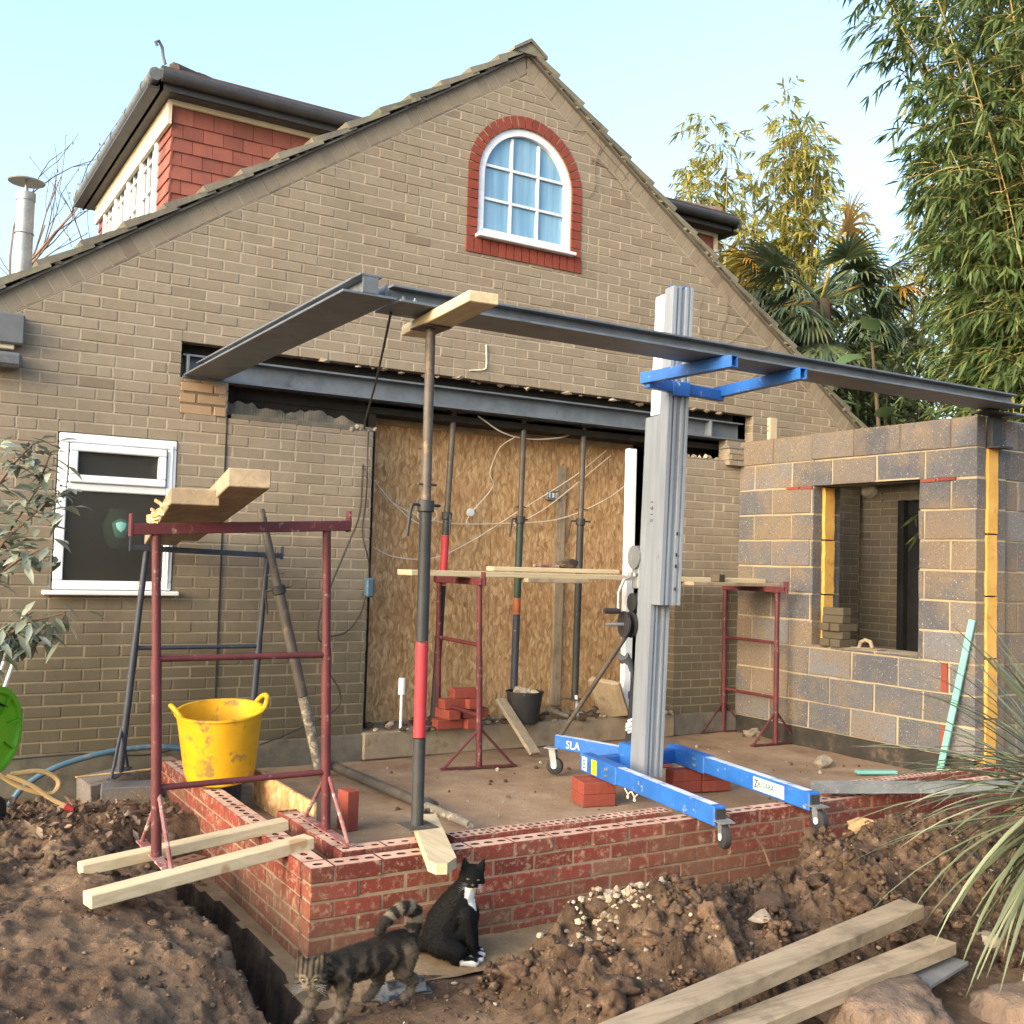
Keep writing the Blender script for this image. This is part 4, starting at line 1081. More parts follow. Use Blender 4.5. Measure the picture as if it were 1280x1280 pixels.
# fork carriage
b = MB(); zf = 2.452
b.bar((-2.845, -2.20, zf-.03), (-2.155, -2.10, zf-.03), .05, .07, ch=.004)
b.box(base+f_*.212+LEAN*2.40, (.12, .02, .09), Matrix((s_, f_, Vector((0, 0, 1)))).transposed(), ch=.004)
b.build('fork_carriage', M_['blue'], lf)
for (p, q) in (((-2.845, -2.17, zf-.004), (-2.752, -2.86, zf+.012)), ((-2.155, -2.06, zf-.004), (-2.195, -2.84, zf+.012))):
    b = MB(); p, q = Vector(p), Vector(q); a = (q-p).normalized(); sx = a.cross(Vector((0,0,1))).normalized(); u = sx.cross(a)
    for (du, dz, ww, hh) in ((0, .03, .055, .006), (0, -.03, .055, .006), (.0245, 0, .006, .054), (-.0245, 0, .006, .054)):
        b.bar(p+sx*du+u*dz, q+sx*du+u*dz, ww, hh)
    b.lathe([(.008, 0), (.008, .002)], q-a*.05-sx*.0275, 8, 1, M=(-sx).to_track_quat('Z', 'Y').to_matrix())
    b.build('fork', [M_['blue'], M_['black']], lf, smooth=0)
def leg(p0, p1, w_, h_, sleeve):
    p0, p1 = Vector(p0), Vector(p1); a = (p1-p0).normalized()
    b = MB(); b.bar(p0, p1, w_, h_, mi=0, ch=.005); b.bar(p0-a*.01, p0+a*sleeve, w_+.012, h_+.012, mi=0, ch=.005)
    b.bar(p0+Vector((0,0,h_/2+.0005)), p1-a*.05+Vector((0,0,h_/2+.0005)), w_*.66, .002, mi=1)
    b.bar(p1, p1+a*.012, w_*.8, h_*.7, mi=2)
    sx = a.cross(Vector((0,0,1))).normalized()
    for t in (.10, .34, .36):
        for zz in (.02, -.02): b.lathe([(.009, 0), (.009, .006), (0, .006)], p0+a*t+sx*(w_/2+.006)+Vector((0,0,zz)), 8, 3, M=sx.to_track_quat('Z','Y').to_matrix())
    return b.build('base_leg', [M_['blue'], M_['dust'], M_['black'], M_['zinc']], lf, smooth=0), a, sx
l1, a1, sx1 = leg((-2.83, -1.66, .062), (-3.055, -3.14, .062), .07, .10, .46)
l2, a2, sx2 = leg((-2.075, -1.60, .062), (-2.335, -3.10, .062), .07, .10, .46)
b = MB(); b.bar((-2.85, -1.72, .055), (-2.05, -1.66, .055), .07, .09, ch=.004); b.bar((-2.62, -1.78, .10), (-2.40, -1.76, .10), .12, .16, ch=.004); b.build('cross_bar', M_['blue'], lf)
p0, p1 = Vector((-2.435, -1.73, .075)), Vector((-2.655, -1.06, .085))
b = MB(); b.bar(p0, p1, .06, .09, mi=0, ch=.004); b.bar(p0+Vector((0,0,.0455)), p1+Vector((0,0,.0455)), .045, .002, mi=1); sl = b.build('rear_leg', [M_['blue'], M_['dust']], lf)
ar = (p0-p1).normalized(); nr = Vector((ar.y, -ar.x, 0)); nr = nr if nr.x < 0 else -nr
text_mesh('lettering', 'SLA', .075, p1+ar*.10+nr*.0312-Vector((0,0,.028)), ar, (0,0,1), M_['white_ink'], sl)
# stickers
def sticker(par, o, X, w_, h_, mat, name='sticker'):
    X = Vector(X).normalized(); N = Vector((X.y, -X.x, 0)); N = N if N.x < 0 else -N
    b = MB(); b.bar(Vector(o)+N*.0005, Vector(o)+X*w_+N*.0005, .001, h_, ch=0); return b.build(name, M_[mat], par, smooth=0), N
# reading direction on the faces turned to the camera runs towards the camera end (left to right in view)
o = Vector((-2.075, -1.60, .062)); q = o + a2*1.00 - sx2*.0 ; n2 = -sx2 if sx2.x > 0 else sx2; n1 = -sx1 if sx1.x > 0 else sx1
st, N = sticker(l2, q+n2*.0352, a2, .30, .074, 'white_ink')
text_mesh('lettering', 'ZASSARA', .046, q+n2*.0368+a2*.016+Vector((0,0,-.012)), a2, (0,0,1), M_['green_ink'], st)
text_mesh('lettering', 'Z', .066, q+n2*.0370+a2*.010+Vector((0,0,-.022)), a2, (0,0,1), M_['black_ink'], st)
o1 = Vector((-2.83, -1.66, .062))
st1, N = sticker(l1, o1+a1*.02+n1*.0415, a1, .07, .085, 'white_ink'); text_mesh('lettering', 'B', .08, o1+a1*.03+n1*.0430+Vector((0,0,-.03)), a1, (0,0,1), M_['blue'], st1)
sticker(l1, o1+a1*.15+n1*.0415, a1, .07, .09, 'yellow_ink')
mn = -s_
tx = text_mesh('lettering', '1 9 1 5 2', .05, base + s_*(-.0712) + f_*(.02) + LEAN*1.72, (0,0,-1), (-f_.x*-1, -f_.y*-1, 0), M_['black_ink'], lf)
# castors
def castor(c, yaw, drop=.075):
    e = child_empty('castor', lf, c); c = Vector(c); d = Vector((math.cos(yaw), math.sin(yaw), 0)); sd_ = Vector((-d.y, d.x, 0))
    b = MB(); b.box(c, (.10, .09, .006), Matrix((d, sd_, Vector((0,0,1)))).transposed()); 
    for k in (-1, 1): b.bar(c+sd_*.021*k, c-d*.02+sd_*.021*k-Vector((0,0,drop)), .004, .045, upv=d)
    b.tube([c, c-Vector((0,0,.03))], .022, 12); b.build('bracket', M_['zinc'], e, smooth=30)
    b = MB(); M = sd_.to_track_quat('Z', 'Y').to_matrix()
    b.lathe([(.014, -.022), (.044, -.022), (.057, -.016), (.060, 0), (.057, .016), (.044, .022), (.014, .022)], c-d*.02-Vector((0,0,drop)), 24, 0, M=M)
    wl = b.build('wheel', M_['black'], e)
    b = MB(); b.lathe([(.018, -.026), (.018, .026)], c-d*.02-Vector((0,0,drop)), 12, 0, M=M); b.build('hub', M_['upvc'], wl)
castor((-3.055, -3.165, .045), 1.2); castor((-2.34, -3.125, .045), 1.4)
castor((-2.67, -1.03, .04), 2.2, .125)
# winch at the back
b = MB(); W0 = base - f_*.15 - s_*.035
M = (-s_).to_track_quat('Z', 'Y').to_matrix()
b.lathe([(.075, -.015), (.075, .0), (.06, .0), (.06, .018), (.075, .018), (.075, .03), (.0, .03)], W0+LEAN*1.36-s_*.02, 28, 0, M=M)
b.box(W0+LEAN*1.26-s_*.01, (.05, .07, .20), None, 0, ch=.006)
for k in (-1, 1): b.tube([W0+LEAN*1.24-s_*.05+f_*.03*k, W0+LEAN*1.24-s_*.05+f_*.03*k+Vector((0,0,.02))], .014, 10)
b.build('winch', M_['zinc'], lf)
b = MB(); P0 = W0+LEAN*1.235-s_*.06; pts = [P0, P0-s_*.05+Vector((0,0,-.02)), P0-s_*.085+Vector((0,0,-.10)), P0-s_*.085+Vector((0,0,-.22))]; b.tube(pts, .011, 10, 0)
b.tube([pts[-1]+s_*.01, pts[-1]-s_*.10], .018, 12, 1); b.build('crank_handle', [M_['zinc'], M_['black']], lf)
b = MB(); b.lathe([(.085, -.03), (.085, -.02), (.03, -.02), (.03, .02), (.085, .02), (.085, .03), (0, .03)], W0+LEAN*.93-s_*.07, 28, 0, M=M); b.tube([W0+LEAN*.93-s_*.09, W0+LEAN*.93-s_*.22], .011, 10, 1)
b.lathe([(.06, -.02), (.06, .02), (0, .02)], W0+LEAN*1.07-s_*.03, 24, 0, M=M)
b.build('reel', [M_['black'], M_['zinc']], lf)
b = MB(); b.prism([(-.05, -.12), (.03, -.12), (.03, -.096), (-.05, -.096)], mast, .82, 1.72); b.build('back_plate', M_['blue'], lf, smooth=0)
b = MB(); b.tube([(-2.64, -1.08, .13), base-f_*.11-s_*.05+LEAN*.98], .016, 12); b.build('brace', M_['proptube'], lf)
b = MB(); pts = [Vector((-2.955, -2.24, .02)) + Vector((.0, -.02*math.sin(t*2), -.05*abs(math.sin(t)))) + a1*(t*.025) + n1*.012 for t in np.linspace(0, 6.2, 26)]; b.tube(pts, .0035, 6); b.build('cord_loop', M_['whitecable'], lf)

# ---------------------------------------------------------------- bricks lying about
def brick_mesh(name, mat, l=.215, w_=.1025, h=.073, cored_=False):
    b = MB()
    b.box((0, 0, h/2), (l, w_, h), ch=.004)
    if cored_:
        for i in range(3): b.lathe([(.017, 0), (.017, .002)], (-.06+.06*i, 0, h-.0012), 12, 1)
    o = b.build(name, [M_[mat], M_['hole']], smooth=0); return o
protos = {}
def brick(label, loc, rz=0, mat='new_red', group=None, dims=None, rot=None, cored_=False, name='brick'):
    k = (mat, dims, cored_)
    if k in protos: o = protos[k].copy(); o.data = o.data.copy(); COL.objects.link(o)
    else: o = brick_mesh(name, mat, *(dims or ()), cored_=cored_); protos[k] = o
    v = rng.random(); o.data.attributes['rnd'].data.foreach_set('value', [v]*len(o.data.polygons))
    o.location = loc; o.rotation_euler = rot or (0, 0, rz); return tag(o, label, 'brick', group)
for k in range(2):
    for j in range(2):
        brick('red brick in the stack propping the near leg of the lift', (-2.93+.10*j*.3, -1.91+.105*j, -.148+.0735*k), R(-14)+rng.uniform(-.03, .03), group='red bricks propping the near lift leg')
for k in range(2):
    for j in range(2):
        brick('red brick in the stack behind the foot of the lift mast', (-2.17+.22*j*.98, -1.83-.04*j, -.148+.0735*k), R(-10)+rng.uniform(-.03, .03), group='red bricks under the far lift leg')
brick('lone cored red brick on the sand behind the lift', (-1.78, -1.06, -.15), R(-20), cored_=True)
brick('bright red brick stood on end behind the right foot of the front trestle', (-4.555, -1.83, -.045), 0, rot=(0, R(90), R(10)))
rows = [(0, (.0, .16, .27)), (1, (.0, .16, .27)), (2, (.02, .22)), (3, (.10, .25))]
for k, xs in enumerate([(.0, .165), (.0, .22), (.05, .165), (.14,)]):
    for i, x in enumerate(xs):
        brick('red brick in the stack at the left of the doorway step', (-3.0+x+rng.uniform(-.01, .01), -.10+rng.uniform(-.01, .01), .052+k*.074), (R(90) if (i+k) % 2 and k < 3 else 0)+rng.uniform(-.06, .06), group='red bricks stacked on the doorway step')
zb = .703; d_ = (.212, .10, .062)
for k, lay_ in enumerate([(-1.06, -1.17), (-1.115,), (-1.06, -1.17), (-1.115,), (-1.12,)]):
    for y in lay_:
        brick('buff brick in the stack on the block wall sill', (.075 if len(lay_) == 2 else .05, y, zb+k*.064), (0 if len(lay_) == 2 else R(90))+rng.uniform(-.05, .05), mat='house_brick', group='buff bricks stacked on the sill', dims=d_)
brick('broken pale brick on the corner board', (-.70, -.50, 1.203), R(20), mat='house_brick', dims=(.10, .09, .062))
ft = thing('plastering_float', 'muddy plastering float on the sill beside the buff bricks', 'float', (.08, -1.42, .705))
b = MB(); b.box((.08, -1.42, .710), (.11, .27, .008), ch=.002); b.build('blade', M_['concrete'], ft)
b = MB(); b.tube([(.08, -1.33, .714), (.08, -1.345, .755), (.08, -1.39, .775), (.08, -1.44, .765), (.08, -1.46, .714)], .016, 12); b.build('handle', M_['concrete'], ft)
def cblock(label, loc, d, rz, rot=None):
    b = MB(); b.box((0, 0, d[2]/2), d, ch=.006); o = b.build('concrete_block', M_['block'], smooth=0); o.location = loc; o.rotation_euler = rot or (0, 0, rz); return tag(o, label, 'block')
cblock('light grey concrete block under the dark trestle foot', (-5.375, -.42, -.235), (.30, .20, .13), R(-12))
cblock('darker concrete block tilted behind the trestle foot', (-5.44, -.20, -.24), (.32, .2, .16), R(14), rot=(R(8), R(-6), R(14)))
cblock('grey concrete block beneath the yellow tub', (-4.90, -.72, -.15), (.44, .215, .14), R(80))
# ---------------------------------------------------------------- tub, bucket
tb = thing('tub', 'yellow flexible builders tub with two handles and mud stains', 'tub', (-5.0, -1.13, .005))
Mt = Matrix.Rotation(R(-4), 3, 'Y') @ Matrix.Rotation(R(6), 3, 'X')
b = MB(); c = Vector((-5.015, -1.12, .03))
b.lathe([(.0, 0), (.165, 0), (.186, .012), (.198, .05), (.232, .33), (.242, .39), (.252, .392), (.252, .402), (.236, .402), (.226, .33), (.19, .05), (.175, .02), (0, .016)], c, 48, M=Mt)
for v in b.bm.verts: v.co += Vector((.010*math.sin(3*math.atan2(v.co.y-c.y, v.co.x-c.x)), .006*math.cos(2*v.co.x*20), 0))*max(0, v.co.z-.2)*2
b.build('body', M_['yellow'], tb)
for sg in (-1, 1):
    b = MB(); pts = []
    for t in np.linspace(0, math.pi, 13):
        a = sg*0+math.cos(t)*.30; pts.append(c + Mt @ Vector((sg*.243*math.cos(a)+sg*.028*math.sin(t), .243*math.sin(a), .395+.058*math.sin(t))))
    b.tube(pts, .014, 10); b.build('handle', M_['yellow'], tb)
bk = thing('bucket', 'black rubber builders bucket full of rubble on the doorway step', 'bucket', (-2.30, -.06, .05))
b = MB(); b.lathe([(0, 0), (.105, 0), (.112, .01), (.145, .235), (.152, .238), (.152, .25), (.142, .25), (.138, .235), (.105, .015), (0, .012)], (-2.30, -.06, .052), 36); b.build('body', M_['black'], bk)
b = MB()
for i in range(26):
    a, r_ = rng.uniform(0, 6.3), .12*math.sqrt(rng.random()); b.ico((-2.30+r_*math.cos(a), -.06+r_*math.sin(a), .285+rng.uniform(-.01, .02)), rng.uniform(.018, .035), 1, jit=.8)
b.build('rubble_fill', M_['rubble'], bk, smooth=0)
# ---------------------------------------------------------------- OSB boarding
os_ = thing('strand_boarding', 'tall strand board sheeting closing off the doorway behind the props', 'board panel', (-2.3, .40, .0))
b = MB()
for (x0, x1) in ((-3.58, -2.39), (-2.385, -1.20), (-1.195, -.96)): b.box(((x0+x1)/2, .405, 1.21), (x1-x0, .018, 2.34), ch=.002)
b.build('sheet', M_['osb'], os_)
b = MB(); b.box((-1.72, .375, 1.13), (.09, .04, 2.05), ch=.003); b.build('batten', M_['oldwood_z'], os_)
b = MB(); b.box((-2.3, .385, 2.39), (2.7, .03, .06)); b.build('head_strip', M_['oldwood_x'], os_)
b = MB(); b.box((-4.775, -1.5, -.05), (.018, 1.0, .2), ch=.002); tag(b.build('osb_offcut', M_['osb']), 'strip of strand board on edge inside the red wall beside the tub', 'board')
wr = thing('wall_socket', 'white round ceiling rose dangling on a cable in front of the strand board', 'socket', (-2.62, .34, 1.70))
b = MB(); b.lathe([(.0, .02), (.03, .018), (.036, 0), (0, 0)], (-2.62, .345, 1.71), 16, M=Matrix.Rotation(R(90), 3, 'X')); b.build('cover', M_['upvc'], wr)
sk = thing('wall_socket', 'grey double back box on the strand board', 'socket', (-1.80, .37, 1.90))
b = MB(); frame_rect(b, -1.87, -1.73, 1.86, 1.94, .012, .355, .035, ch=.002); b.box((-1.80, .385, 1.90), (.13, .006, .075)); b.build('box', M_['zinc'], sk)
for x in (-1.84, -1.80, -1.76):
    b = MB(); b.box((x, .37, 1.90), (.018, .02, .04)); b.build('terminal', M_['upvc'], sk)
b = MB(); b.box((-1.285, -.04, 1.20), (.085, .06, 2.22), ch=.006); tag(b.build('white_trim', M_['upvc']), 'tall white plastic door trim left standing behind the lift', 'trim')
def cable(label, pts, rad, mat, cat='cable', name='cable', n=6, sm=10):
    pts = [Vector(p) for p in pts]; P = [pts[0]*2-pts[1]] + pts + [pts[-1]*2-pts[-2]]; out = []
    for i in range(1, len(P)-2):
        for k in range(sm):
            t = k/sm; p0, p1, p2, p3 = P[i-1:i+3]
            out.append(.5*((2*p1)+(p2-p0)*t+(2*p0-5*p1+4*p2-p3)*t*t+(3*p1-p0-3*p2+p3)*t**3))
    out.append(pts[-1]); b = MB(); b.tube(out, rad, n); return tag(b.build(name, M_[mat]), label, cat)
cable('white cable swagging from the lintel to the ceiling rose', [(-2.70, .12, 2.47), (-2.45, .14, 2.36), (-2.15, .2, 2.34), (-1.85, .2, 2.38), (-1.70, .2, 2.44)], .006, 'whitecable')
cable('white cable hanging down to the ceiling rose', [(-2.30, .2, 2.345), (-2.40, .28, 2.25), (-2.46, .32, 2.05), (-2.42, .34, 1.93), (-2.62, .34, 1.70), (-2.66, .34, 1.60)], .005, 'whitecable')
cable('longest white cable drooping right across the strand board', [(-3.50, .30, 1.92), (-3.35, .31, 1.76), (-2.9, .33, 1.62), (-2.25, .33, 1.64), (-1.75, .33, 1.70), (-1.3, .32, 1.88), (-1.0, .30, 2.08)], .005, 'whitecable')
cable('white cable sagging low at the left of the strand board', [(-3.50, .28, 1.40), (-3.3, .3, 1.33), (-2.95, .33, 1.33), (-2.6, .34, 1.48), (-2.2, .34, 1.72), (-1.65, .30, 2.06), (-1.3, .30, 2.32)], .005, 'whitecable')
cable('white cable running up towards the top right of the strand board', [(-2.2, .34, 1.62), (-1.9, .34, 1.78), (-1.6, .33, 2.0), (-1.25, .3, 2.28)], .005, 'whitecable')
cable('coil of white cable at the left of the strand board', [(-3.48, .28, 1.88), (-3.3, .3, 1.72), (-3.1, .3, 1.60), (-2.95, .3, 1.66), (-3.02, .3, 1.75), (-3.12, .3, 1.66), (-3.0, .3, 1.56)], .005, 'whitecable')
cable('black cable hanging from the beam joint down the left wall', [(-4.72, -2.60, 2.49), (-4.3, -1.5, 2.36), (-3.735, -.03, 2.27), (-3.74, -.04, 1.9), (-3.76, -.05, 1.62), (-3.85, -.05, 1.38), (-4.02, -.06, .95), (-4.04, -.06, .74), (-3.97, -.05, .70)], .0065, 'blackcable')
cable('second black cable beside the doorway edge looping to the left', [(-3.70, -.02, 2.24), (-3.70, -.03, 1.8), (-3.72, -.03, 1.5), (-3.66, -.03, 1.25), (-3.70, -.03, .95), (-3.82, -.04, .78), (-4.0, -.05, .72), (-3.96, -.05, .52), (-3.86, -.05, .35), (-3.9, -.05, .22), (-4.25, -.08, .08), (-4.45, -.1, .02)], .006, 'blackcable')
cable('thin beige cable stub on the gable above the lintel', [(-2.72, -.012, 3.02), (-2.715, -.014, 2.86), (-2.74, -.014, 2.82), (-2.86, -.012, 2.80)], .006, 'whitecable')
b = MB(); b.box((-3.665, -.05, 1.10), (.06, .07, .14), ch=.012); tag(b.build('junction_box', M_['bluepipe']), 'small blue box on the left edge of the doorway', 'junction box')
# pipes and debris on the doorway step
b = MB(); b.tube([(-3.39, -.09, .05), (-3.39, -.09, .33)], .011, 10); b.tube([(-3.39, -.09, .32), (-3.39, -.09, .44)], .026, 14); tag(b.build('capped_pipe', M_['upvc']), 'white capped pipe standing left on the doorway step', 'pipe')
b = MB(); b.tube([(-1.66, .12, .05), (-1.67, .13, .22)], .014, 10); tag(b.build('pipe_stub', M_['upvc']), 'short white pipe stub below the plain black prop', 'pipe')
b = MB(); b.tube([(-1.25, -.02, .05), (-1.25, -.02, .42), (-1.27, -.03, .5), (-1.33, -.05, .56)], .052, 16); b.tube([(-1.25, -.02, .20), (-1.25, -.02, .26)], .06, 16); tag(b.build('soil_pipe', M_['gutter']), 'grey soil pipe rising from the step behind the lift', 'pipe')
M = Matrix.Rotation(R(25), 3, 'Z') @ Matrix.Rotation(R(-35), 3, 'Y'); b = MB(); b.box((-1.48, -.08, .22), (.06, .26, .42), M, ch=.02); 
for v in b.bm.verts: v.co += Vector((MN.noise(v.co*9), MN.noise(v.co*9+Vector((3,0,0))), MN.noise(v.co*9+Vector((0,5,0)))))*.05
tag(b.build('render_slab', M_['concrete'], smooth=0), 'slab of old render leaning on the grey soil pipe', 'rubble')
board('old plank leaning from the floor up to the step by the bucket', (-2.405, -.40, -.13), (-2.50, -.02, .24), .10, .03, 'oldwood_y')
board('dark offcut on the step right of the bucket', (-1.98, .12, .13), (-1.82, .02, .07), .07, .03, 'oldwood_x', name='timber_offcut', cat='timber')
board('black metal strut leaning on the step behind the lift mast', (-1.62, -.52, -.12), (-1.32, -.20, .38), .05, .05, 'black', name='metal_strut', cat='strut')
b = MB()
for i in range(5):
    p = Vector((-1.60+rng.uniform(-.03, .03), -.50, -.0+i*.022)); b.bar(p, p+Vector((.09+rng.uniform(0, .03), -.02, rng.uniform(-.02, .05))), .012, .02, ch=.004)
tag(b.build('work_glove', M_['upvc'], smooth=40), 'white work glove on the black strut behind the mast', 'glove')
b = MB()
for i in range(160):
    x = rng.uniform(-3.6, -.8); y = rng.uniform(-.14, .33); b.ico((x, y, .052+rng.uniform(0, .03)), rng.choice([.012, .018, .025, .04]), 1, rng.randrange(2), jit=.8, sc=(1.2, 1, .7))
tag(b.build('step_rubble', [M_['rubble'], M_['clod']], smooth=0), kind='stuff')
tag(bpy.data.objects['step_rubble'], 'broken mortar and rubble strewn along the doorway step', 'rubble')
for (x, y, r_, l) in ((-.55, -1.55, .065, 'pale lump of concrete on the floor by the block wall'), (-.06, -.30, .06, 'brown lump of rubble in the inside corner'), (-1.95, -.85, .03, 'small pale stone on the floor by the lift brace')):
    b = MB(); b.ico((x, y, -.13), r_, 2, jit=.7, sc=(1.5, 1, .8)); tag(b.build('rubble_lump', M_['rubble'], smooth=0), l, 'rubble')
b = MB()
for i in range(120):
    x = rng.uniform(-4.6, -.1); y = rng.uniform(-2.5, -.25); b.ico((x, y, -.15), rng.choice([.005, .007, .01, .016]), 1, rng.randrange(2), jit=.6)
tag(b.build('floor_crumbs', [M_['rubble'], M_['clod']], smooth=0), 'mortar crumbs scattered on the sand floor', 'crumbs', kind='stuff')
board('mint green strip leaning on the block wall', (-.10, -2.22, -.13), (-.03, -2.43, 1.0), .02, .05, 'mint', name='plastic_strip', cat='strip', upv=(0, 1, 0))
board('short mint green strip lying on the sand floor', (-.60, -1.90, -.13), (-.32, -2.02, -.13), .06, .025, 'mint', name='plastic_strip', cat='strip')
b = MB(); b.bar((-1.985, -2.80, .03), (-.60, -3.45, .04), .11, .005); b.bar((-1.985, -2.855, .055), (-.60, -3.505, .065), .006, .05); b.bar((-1.985, -2.75, .055), (-.60, -3.395, .065), .006, .05)
tag(b.build('steel_lintel', M_['zinc'], smooth=0), 'galvanised steel lintel lying across the red wall at the right', 'lintel')
br = thing('hand_brush', 'worn hand brush lying on the short doorway board', 'brush', (-2.2, -.22, 1.28))
b = MB(); b.bar((-2.36, -.24, 1.293), (-2.12, -.22, 1.296), .035, .02, ch=.006); b.build('handle', M_['maroon_dusty'], br)
b = MB(); b.ico((-2.03, -.22, 1.315), .07, 2, jit=.5, sc=(1.3, .8, .55)); b.build('bristles', M_['bark'], br)
# ---------------------------------------------------------------- hose reel, blue pipe
hr = thing('hose_reel', 'lime green hose reel with white handle tubes at the left edge', 'hose reel', (-6.12, -.95, -.1))
b = MB(); M = Vector((.75, -.66, 0)).to_track_quat('Z', 'Y').to_matrix()
b.lathe([(.03, -.02), (.22, -.02), (.24, -.01), (.24, .014), (.225, .022), (.205, .022), (.195, .006), (.10, .004), (.09, .03), (.04, .03), (0, .03)], (-6.195, -.97, .34), 40, M=M); b.lathe([(.20, -.02), (.24, -.012), (.24, .01), (0, .012)], (-6.300, -.87, .34), 40, M=M)
for k in range(8):
    a = k*math.pi/4+.2; p = Vector((-6.195, -.97, .34)); d = M @ Vector((math.cos(a), math.sin(a), 0)); nz_ = M @ Vector((0, 0, 1)); b.bar(p+d*.09+nz_*.012, p+d*.20+nz_*.012, .022, .014)
for a in (.9, 2.4, 4.2): b.bar(Vector((-6.195, -.97, .34))+M @ Vector((.15*math.cos(a), .15*math.sin(a), .008)), Vector((-6.195, -.97, .34))+M @ Vector((.15*math.cos(a+.5), .15*math.sin(a+.5), .008)), .03, .006, mi=1)
b.build('drum_side', [M_['lime'], M_['black']], hr)
b = MB()
for k in range(5): b.tube([Vector((-6.195-.012*k, -.94+.0105*k, .34)) + M @ Vector((.175*math.cos(a), .135*math.sin(a), 0)) for a in np.linspace(0, 2*math.pi, 40)], .011, 8)
b.build('coiled_hose', M_['hose'], hr)
b = MB()
for k in (0, 1): b.tube([(-6.24+.05*k-.02, -.84-.045*k, .30), (-6.125+.045*k, -.86-.03*k, .76)], .010, 10)
b.build('handle_tube', M_['upvc'], hr)
b = MB(); b.tube([(-6.14, -.86, .70), (-6.12, -.865, .80), (-6.10, -.875, .83), (-6.08, -.885, .80), (-6.095, -.89, .70)], .022, 10); b.build('grip', M_['gutter'], hr)
b = MB(); b.lathe([(.08, -.015), (.09, -.01), (.09, .01), (.08, .015), (0, .015)], (-6.17, -1.02, -.08), 28, M=M); b.build('wheel', M_['black'], hr)
cable('cream hose end with a red nozzle trailing from the reel', [(-6.18, -1.02, .14), (-6.05, -1.02, .05), (-5.90, -1.02, .0), (-5.86, -1.0, .06), (-5.95, -1.0, .12), (-6.1, -1.02, .12)], .013, 'hose', 'hose', 'garden_hose')
cable('cream hose tail hanging down from the reel to the soil', [(-6.12, -1.04, .12), (-6.0, -1.05, .06), (-5.9, -1.05, -.02), (-5.83, -1.06, -.06)], .012, 'hose', 'hose', 'garden_hose')
b = MB(); b.tube([(-5.83, -1.06, -.062), (-5.79, -1.065, -.085)], [.02, .016], 10); nz = b.build('nozzle', M_['propred']); nz.parent = bpy.data.objects['garden_hose.001']
cable('blue water pipe arching along the foot of the house wall', [(-6.02, -.22, -.24), (-5.93, -.2, -.12), (-5.75, -.18, -.02), (-5.5, -.16, .04), (-5.3, -.15, .06), (-5.05, -.15, .05), (-4.7, -.2, -.02)], .018, 'bluepipe', 'pipe', 'water_pipe', 10)
cable('thin dark cable along the foot of the house wall', [(-6.1, -.06, .02), (-5.6, -.06, .03), (-5.2, -.08, .0), (-4.9, -.07, .05)], .006, 'blackcable')
board('splintered lath across the trestle foot blocks', (-5.66, -.33, -.06), (-5.10, -.28, -.05), .03, .008, 'splitwood', name='lath', cat='timber')
# teal vase inside the small window
b = MB(); b.lathe([(0, 0), (.05, 0), (.09, .08), (.10, .16), (.06, .24), (.07, .26), (0, .26)], (-5.40, .10, 1.33), 24); tag(b.build('vase', M_['mint']), 'teal vase blurred behind the obscured small window', 'vase')
# ---------------------------------------------------------------- foreground timbers and stones
board('long pale timber on the spoil heap, the upper of the pair', (-3.00, -4.25, -.085), (-4.95, -4.64, -.105), .115, .055, 'oldwood_x', 'sawn_timber', 'timber')
board('long timber half buried under the upper pale one', (-3.02, -4.42, -.175), (-4.80, -4.68, -.185), .115, .05, 'oldwood_x', 'sawn_timber', 'timber')
board('grey slate offcut poking out under the long timbers', (-2.98, -4.44, -.235), (-3.5, -4.58, -.225), .12, .02, 'slate', name='slate_offcut', cat='slate')
def rock(name, label, c, r_, sc, mat='stone', jit=.35, sub=5, seed=0):
    b = MB(); b.ico((0, 0, 0), r_, sub); o = Vector((seed*3.1, seed*1.7, 0))
    for v in b.bm.verts:
        d = v.co.normalized(); q = max(abs(d.x), abs(d.y), abs(d.z)); v.co = v.co*(1+.35*(1/q-1)) if False else v.co
        v.co *= 1 + jit*MN.noise(d*1.4+o) + .14*MN.noise(d*3.6+o) + .06*MN.noise(d*9+o) + .03*MN.noise(d*21+o)
        v.co = Vector((v.co.x*sc[0], v.co.y*sc[1], v.co.z*sc[2]))
        for (nx_, ny_, nz_, k_) in ((.8, -.5, .3, .74), (-.6, -.7, .35, .78), (.2, -.9, .5, .8), (-.9, .1, .4, .8)):
            nn_ = Vector((nx_, ny_, nz_)).normalized(); q_ = v.co.dot(nn_) - r_*k_*1.12*(1+.12*MN.noise(d*6+o))
            if q_ > 0: v.co -= nn_*q_*.85
        if v.co.z > r_*sc[2]*.62: v.co.z = r_*sc[2]*.62 + (v.co.z-r_*sc[2]*.62)*.25
        v.co += Vector(c)
    return tag(b.build(name, M_[mat], smooth=60), label, 'stone')
rock('boulder', 'large flat reddish boulder at the bottom right', (-3.60, -4.62, -.33), .25, (1.25, .85, .85), seed=2)
rock('boulder', 'reddish boulder cut off by the bottom right corner', (-2.93, -4.88, -.37), .31, (1.3, .9, .7), seed=5)
